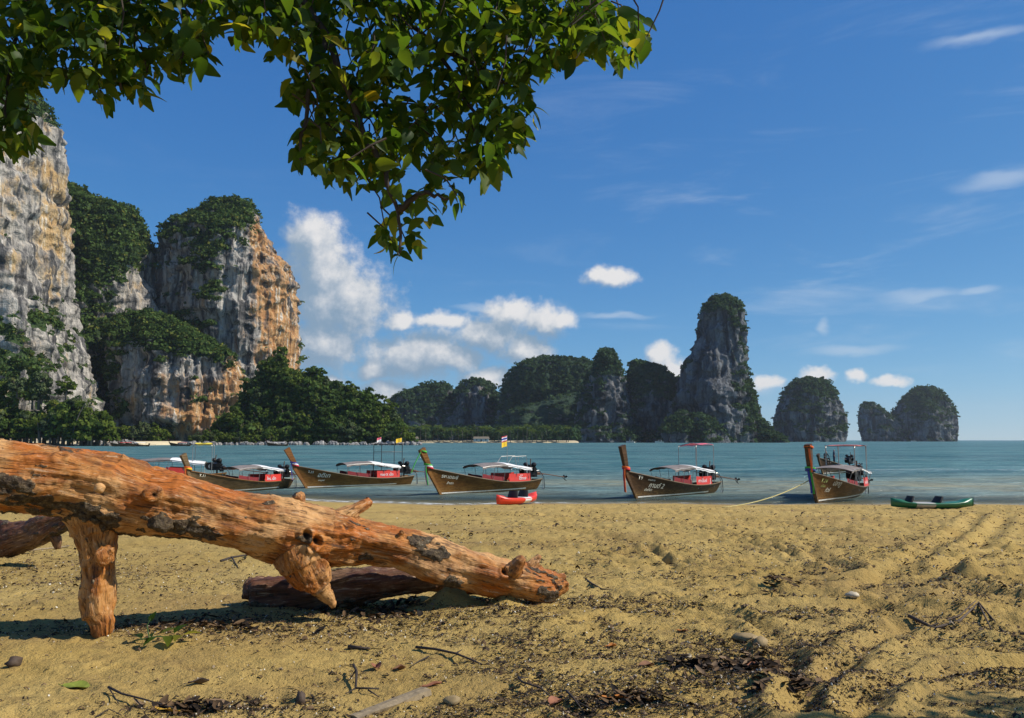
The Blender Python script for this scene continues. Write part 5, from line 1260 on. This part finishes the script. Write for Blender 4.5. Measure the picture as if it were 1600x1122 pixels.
# ------------------------------------------------------------------ litter on the sand
def litter_mat(name, stops):
    m, nt, out = material(name); c = nt.ramp(nt.attr('tint'), stops)
    principled(nt, out, Base_Color=c, Roughness=.75, Specular_IOR_Level=.2); return m
litM = litter_mat('drift_litter', [(0, (.010, .008, .006)), (.35, (.035, .022, .012)), (.60, (.11, .065, .030)), (.80, (.21, .14, .08)), (.92, (.42, .36, .26)), (1, (.62, .58, .48))])
nb = 63000
# uniform over the picture rather than over the beach
qx = rng.uniform(-60, 1660, nb*4); qy = 788+(1135-788)*rng.random(nb*4)**.85
cc, ss = math.cos(PITCH), math.sin(PITCH)
cxv, czv = (qx-800)/F, -(qy-561)/F; ry, rz_ = cc-ss*czv, ss+cc*czv
zz = np.full(len(qx), 1.2)
for _ in range(14):
    tt_ = (zz-CAMZ)/rz_; gx_, gy_ = cxv*tt_, ry*tt_; zz = .45*zz+.55*base_h(gx_, gy_)
p = np.stack([gx_, gy_, gx_*0], 1)
warp = p*np.array([.55, 1.0, 1])+.5*np.stack([vnoise(p*.7, 501), vnoise(p*.7+9, 502), gx_*0], 1)
dens = sstep(fbm(warp, 4, 503), .06, .5)**1.5+.04
stripe = sstep(ridged(p*np.array([.5, 1.1, 1])+.4*vnoise(p, 510)[:, None], 2, 505), .95, 1.4)*.6
dens = np.clip(dens*(.30+.95*sstep(gx_+.10*gy_, -2.0, 2.5))+stripe*sstep(gx_+.1*gy_, -2, 1.5)*1.0, 0, 1)
dens += .9*np.exp(-((qx-330)/260)**2-((qy-985)/14)**2)+.8*np.exp(-((qx-560)/150)**2-((qy-960)/14)**2)+.5*np.exp(-((qx-150)/200)**2-((qy-900)/30)**2)+.9*np.exp(-((qx-1120)/110)**2-((qy-1050)/18)**2)+.6*np.exp(-((qx-330)/130)**2-((qy-1108)/12)**2)+.5*np.exp(-((qx-1060)/160)**2-((qy-1115)/12)**2)
sel = np.where(rng.random(len(qx)) < dens)[0][:nb]
gx_, gy_, n = gx_[sel], gy_[sel], len(sel)
gz = sand_h(gx_, gy_)
kind = rng.random(n); far = np.clip(gy_/7.0, .8, 3.2)
L = np.where(kind < .30, rng.uniform(.02, .09, n), np.where(kind < .60, rng.uniform(.015, .042, n), rng.uniform(.005, .014, n)))*far**.75*(.6+.8*rng.random(n)**3)
wd_ = np.where(kind < .30, L*.05+.0016*far, np.where(kind < .60, L*.42, L*.75))
an = np.where(rng.random(n) < .65, rng.normal(.1, .35, n), rng.uniform(0, 2*np.pi, n)); a = np.stack([np.cos(an), np.sin(an), rng.normal(size=n)*.22], 1)*(L/2)[:, None]; b = np.stack([-np.sin(an), np.cos(an), rng.normal(size=n)*.45], 1)*(wd_/2)[:, None]
c0 = np.stack([gx_, gy_, gz+.004+wd_*.25], 1); hgt = np.stack([gx_*0, gx_*0, wd_*.55+.002], 1)
bend = rng.normal(size=(n, 1))*b*np.where(kind < .3, 4, .6)[:, None]
V = np.stack([c0-a-b, c0-a+b, c0+bend+b+hgt, c0+a+b, c0+a-b, c0+bend-b+hgt], 1).reshape(-1, 3)
i6 = np.arange(n)[:, None]*6
Fq = np.concatenate([np.stack([i6[:, 0], i6[:, 0]+5, i6[:, 0]+2, i6[:, 0]+1], 1), np.stack([i6[:, 0]+5, i6[:, 0]+4, i6[:, 0]+3, i6[:, 0]+2], 1)])
tn = np.where(kind < .30, rng.beta(1.6, 3, n)*.75, np.where(kind < .60, rng.beta(2, 2.6, n)*.92, rng.choice([.15, .3, .9, 1.0], n, p=[.40, .22, .20, .18])))
tag(link('drift_litter', mesh_np('drift_litter', V, Fq, False, {'tint': np.repeat(tn, 6)}), litM), 'twigs, leaf scraps and shell bits strewn over the sand', kind='stuff')
# drifts of dead leaves
dv, df, dt = [], [], []
for (cx_, cy_, sx_, sy_, k) in [(1110, 1052, 60, 9, 150), (1175, 1050, 35, 14, 110), (1215, 925, 22, 10, 60), (330, 985, 110, 7, 120), (590, 958, 70, 9, 110), (640, 940, 30, 8, 40), (300, 1108, 50, 8, 70), (985, 1105, 60, 10, 60), (1250, 1075, 25, 10, 50), (1190, 1090, 15, 8, 30)]:
    fx = rng.normal(cx_, sx_*.6, k); fy = rng.normal(cy_, sy_*.6, k)
    for a, b in zip(fx, fy):
        p = on_sand_flat(a, min(b, 1130)); Lq = random.uniform(.05, .12); wq = Lq*random.uniform(.10, .28); an = random.uniform(0, 6.28); M = Matrix.Rotation(an, 3, 'Z') @ Matrix.Rotation(random.uniform(-.6, .6), 3, 'X') @ Matrix.Rotation(random.uniform(-.5, .5), 3, 'Y')
        z0 = random.uniform(.004, .035); base = len(dv); cu = random.uniform(.1, .8)
        for t in (0, .33, .67, 1):
            w_ = wq*math.sin(math.pi*(.08+.84*t))
            for kk in (-1, 0, 1): dv.append(Vector((p.x, p.y, z0)) + M @ Vector(((t-.5)*Lq, w_*kk, abs(kk)*w_*cu+.3*cu*Lq*(t-.5)**2*2)))
        df += [(base+3*i+j, base+3*i+3+j, base+3*i+4+j, base+3*i+1+j) for i in range(3) for j in range(2)]
        dt += [random.choice((.05, .2, .35, .5, .6, .62, .75))]*12
dv = np.array(dv); zc = np.repeat(sand_h(dv.reshape(-1, 12, 3)[:, :, 0].mean(1), dv.reshape(-1, 12, 3)[:, :, 1].mean(1)), 12); dv[:, 2] += zc
tag(link('leaf_litter', mesh_np('leaf_litter', dv, np.array(df), True, {'tint': np.array(dt)}), litM), 'drifts of brown dead leaves gathered on the sand', kind='stuff')
# single pieces one can point at
def col(c, nm, var=.3): return plain(nm, c, .75, var, 30)
dmat = {'olive': col((.16, .19, .02), 'yellow_green_leaf'), 'orange': col((.46, .17, .03), 'orange_dead_leaf'), 'brown': col((.17, .075, .03), 'brown_dead_leaf'), 'rust': col((.24, .09, .04), 'rust_dead_leaf'),
        'stick': col((.035, .024, .018), 'dark_stick'), 'grey': col((.25, .19, .11), 'grey_driftwood'), 'stone': col((.27, .19, .085), 'sandy_stone'), 'pale': col((.46, .39, .27), 'pale_pebble'), 'green': col((.050, .105, .022), 'fresh_green_leaf'), 'yellow': col((.52, .30, .03), 'yellow_dead_leaf'), 'husk': col((.07, .045, .028), 'brown_husk')}
def dead_leaf(px, py, L, wd, rz, mat, label, curl=.35, lift=.01):
    p = on_sand(px, py); rows = []
    for i in range(9):
        t = i/8; w_ = wd*math.sin(math.pi*min(1, t*.96+.02))**.8
        rows.append([Vector(((t-.5)*L, w_*k, abs(k)**1.5*w_*curl+.20*L*(t-.5)**2*curl*2+.006*math.sin(7*t+3*k))) for k in (-1, -.5, 0, .5, 1)])
    g = MB(); g.grid(rows); g.grid([[v-Vector((0, 0, .002)) for v in r][::-1] for r in rows]); g.tube([(-L*.5, 0, .0), (-L*.68, .01, .006)], .0025, 5)
    o = g.build('fallen_leaf', dmat[mat], None, True); o.location = p+Vector((0, 0, lift)); o.rotation_euler = (random.uniform(-.2, .2), random.uniform(-.15, .15), rz); tag(o, label, 'leaf'); return o
dead_leaf(120, 1075, .17, .055, .2, 'olive', 'yellow green fallen leaf alone on bare sand')
dead_leaf(965, 1094, .19, .045, -.15, 'orange', 'large orange dead leaf near a tangle of twigs')
dead_leaf(868, 1101, .12, .045, .9, 'rust', 'rust brown curled leaf at the end of a twig', .6)
dead_leaf(588, 1047, .11, .035, 1.9, 'rust', 'small upright rust brown leaf on open sand', .9)
dead_leaf(624, 1047, .09, .03, .3, 'brown', 'brown leaf scrap beside the upright rust leaf', .6)
dead_leaf(675, 1073, .13, .022, .35, 'rust', 'narrow pointed rust leaf above the grey board')
dead_leaf(1068, 988, .10, .03, -.4, 'orange', 'small orange leaf on the shell speckled sand')
dead_leaf(262, 1112, .16, .022, -.1, 'yellow', 'yellow leaf caught under the twig tangle')
dead_leaf(1010, 1043, .13, .04, .5, 'brown', 'brown leaf at the tip of the leaf drift', .5)
dead_leaf(1110, 1050, .15, .05, -.3, 'husk', 'dark wide leaf in the middle of the leaf drift', .5)
dead_leaf(1175, 1048, .14, .04, .2, 'rust', 'red brown leaf at the thick end of the leaf drift', .5)
dead_leaf(955, 1011, .08, .03, .2, 'orange', 'small tan leaf beside a wavy twig')
dead_leaf(310, 1070, .13, .03, .5, 'husk', 'dark curled leaf lying apart on bare sand', .8)
def stick(pts, r, mat, label, side=()):
    P_ = [on_sand(a, b)+Vector((0, 0, h+.008)) for a, b, h in pts]; g = MB(); n = len(P_)
    g.tube(P_, [r*(1-.55*i/(n-1)) for i in range(n)], 6)
    for s_ in side:
        Q = [on_sand(a, b)+Vector((0, 0, h+.008)) for a, b, h in s_]; g.tube(Q, [r*.6*(1-.5*i/(len(Q)-1)) for i in range(len(Q))], 5)
    tag(g.build('stick', dmat[mat], None, True), label, 'stick')
stick([(650, 1015, .01), (680, 1020, .02), (712, 1027, .02), (735, 1036, .01), (754, 1039, 0)], .011, 'stick', 'dark forked stick below the sand mounds', [[(712, 1027, .02), (722, 1023, .03)], [(670, 1027, 0), (655, 1035, 0), (640, 1044, 0)]])
stick([(545, 1015, .01), (578, 1017, .01)], .017, 'husk', 'short thick dark stick on open sand')
stick([(552, 1052, .05), (557, 1065, .06), (556, 1080, .02), (575, 1085, .03), (592, 1083, .02)], .010, 'stick', 'black twisted twig standing off the sand', [[(556, 1062, .05), (545, 1068, .01)], [(556, 1080, .02), (540, 1086, 0)], [(575, 1085, .02), (593, 1092, 0)]])
stick([(169, 1083, .03), (190, 1095, .03), (225, 1103, .03), (270, 1113, .02)], .008, 'stick', 'long thin twig over the litter tangle', [[(169, 1083, .03), (186, 1102, .0)], [(150, 1122, 0), (170, 1115, .02), (190, 1118, 0)]])
stick([(810, 1068, .03), (815, 1078, .04), (845, 1085, .03), (860, 1092, .01)], .008, 'stick', 'bent twig beside the rust leaf', [[(800, 1090, 0), (845, 1083, .02)], [(812, 1068, .03), (826, 1068, .03)]])
stick([(912, 903, .0), (925, 914, .01), (940, 922, .01), (955, 922, 0)], .012, 'stick', 'curved dark stick right of the log end')
stick([(885, 1092, .04), (895, 1105, .03), (915, 1118, 0)], .008, 'stick', 'slanting twig right of the rust leaf', [[(895, 1105, .02), (930, 1112, 0)]])
stick([(0, 872, .03), (40, 866, .04), (95, 858, .02), (108, 855, 0)], .022, 'grey', 'long pale stick behind the driftwood leg')
stick([(345, 880, 0), (362, 875, .03), (385, 870, .03), (400, 862, .02)], .020, 'stick', 'forked branch on the sand behind the log', [[(362, 875, .03), (372, 888, .0)]])
stick([(1200, 1010, 0), (1206, 1021, .03), (1214, 1030, .01)], .012, 'stick', 'short black twig on the shaded slope') if 0 else None
stick([(1420, 975, .02), (1460, 982, .0), (1500, 975, .02), (1530, 962, .03), (1570, 985, -.01), (1600, 990, 0)], .016, 'husk', 'half buried dark root by the shaded hollow', [[(1450, 985, .02), (1500, 965, .02), (1525, 958, .01)], [(1530, 962, .02), (1550, 985, -.01)]])
stick([(400, 912, .0), (395, 935, .0)], .010, 'stick', 'thin stick by the sawn log end') if 0 else None
def stone(px, py, r, mat, label, cat='stone'):
    p = on_sand(px, py); v = iv*(1+.6*vnoise(iv*1.9+px, 8)+.3*vnoise(iv*4.1+px, 9))[:, None]*np.array(r)
    g = MB(); g.add(v.tolist(), ico.f); o = g.build('stone' if cat == 'stone' else 'coconut_husk', dmat[mat], None, True); o.location = p+Vector((0, 0, r[2]*.5)); o.rotation_euler.z = px; tag(o, label, cat)
stone(22, 1040, (.05, .05, .045), 'husk', 'rough brown husk lump on the sand before the log', 'husk')
stone(1332, 931, (.065, .042, .03), 'pale', 'pale rounded pebble on smooth sand')
stone(1165, 998, (.11, .07, .035), 'stone', 'flat brown stone half buried in sand')
stone(1188, 1008, (.06, .05, .04), 'stone', 'small dark stone beside the flat brown one')
stone(706, 1098, (.06, .05, .03), 'stone', 'sand covered lump right of the grey board')
stone(470, 1098, (.04, .03, .04), 'husk', 'dark seed pod near the hollow in the sand', 'husk')
stone(1075, 1028, (.03, .025, .022), 'pale', 'small pale pebble above the leaf drift')
# grey board end
p = on_sand(612, 1100); g = MB()
rows = []
for i in range(7):
    t = i/6; rows.append([Vector((-.28+.56*t, -.045+.01*math.sin(5*t), .0)), Vector((-.28+.56*t, -.045, .028+.006*math.sin(9*t))), Vector((-.28+.56*t, .0, .036)), Vector((-.28+.56*t, .045, .03)), Vector((-.28+.56*t, .045, 0))])
g.grid(rows); g.f.append((0, 1, 2, 3, 4)); n_ = len(g.v); g.f.append(tuple(range(n_-5, n_)))
o = g.build('driftwood_board', dmat['grey']); o.location = p-Vector((0, 0, .016)); o.rotation_euler = (0, -.06, R(48)); tag(o, 'grey weathered board half sunk in the near sand', 'board')
# fresh leafy sprig at the foot of the leg
p = on_sand(245, 1005); b = empty('leafy_sprig', p); tag(b, 'fresh green leafy sprig on the sand by the leg of the log', 'sprig')
g = MB(); g.tube([(-.18, 0, .01), (0, .01, .04), (.22, .02, .03)], [.006, .005, .003], 6); g.tube([(-.06, 0, .03), (-.09, .02, .12), (-.07, .03, .17)], [.005, .004, .003], 6); g.build('stalk', dmat['green'], b)
for k, (x_, y_, z_, rz, tilt, s_) in enumerate([(-.12, 0, .03, 2.6, -.3, 1.3), (-.07, .03, .15, 1.4, -1.2, 1.0), (-.05, -.02, .06, -1.0, -.2, 1.4), (.02, .02, .06, .6, -.5, 1.3), (.1, -.02, .05, -1.2, .1, 1.5), (.12, .03, .06, 1.0, -.6, 1.3), (.2, .02, .05, .1, -.3, 1.4), (.18, 0, .05, -1.5, -.1, 1.3), (.0, -.03, .04, -2.0, .1, 1.2)]):
    o = link('leaf', base_me[k % 4].copy() if k < 4 else bpy.data.objects['leaf'].data, None, b); o.location = (x_, y_, z_); o.rotation_euler = (0, tilt, rz); o.scale = (s_,)*3

# ------------------------------------------------------------------ sea air
g = MB(); g.box((0, 4450, 190), (20400, 9300, 410)); hz = g.build('haze', None)
m, nt, out = material('sea_haze')
pv = nt.new('ShaderNodeVolumePrincipled'); pv.inputs['Color'].default_value = (.80, .88, .96, 1); pv.inputs['Density'].default_value = 5e-5; pv.inputs['Anisotropy'].default_value = .3
nt.l.new(pv.outputs[0], out.inputs['Volume']); hz.data.materials.append(m); tag(hz, 'thin bluish sea haze over the bay', kind='stuff')
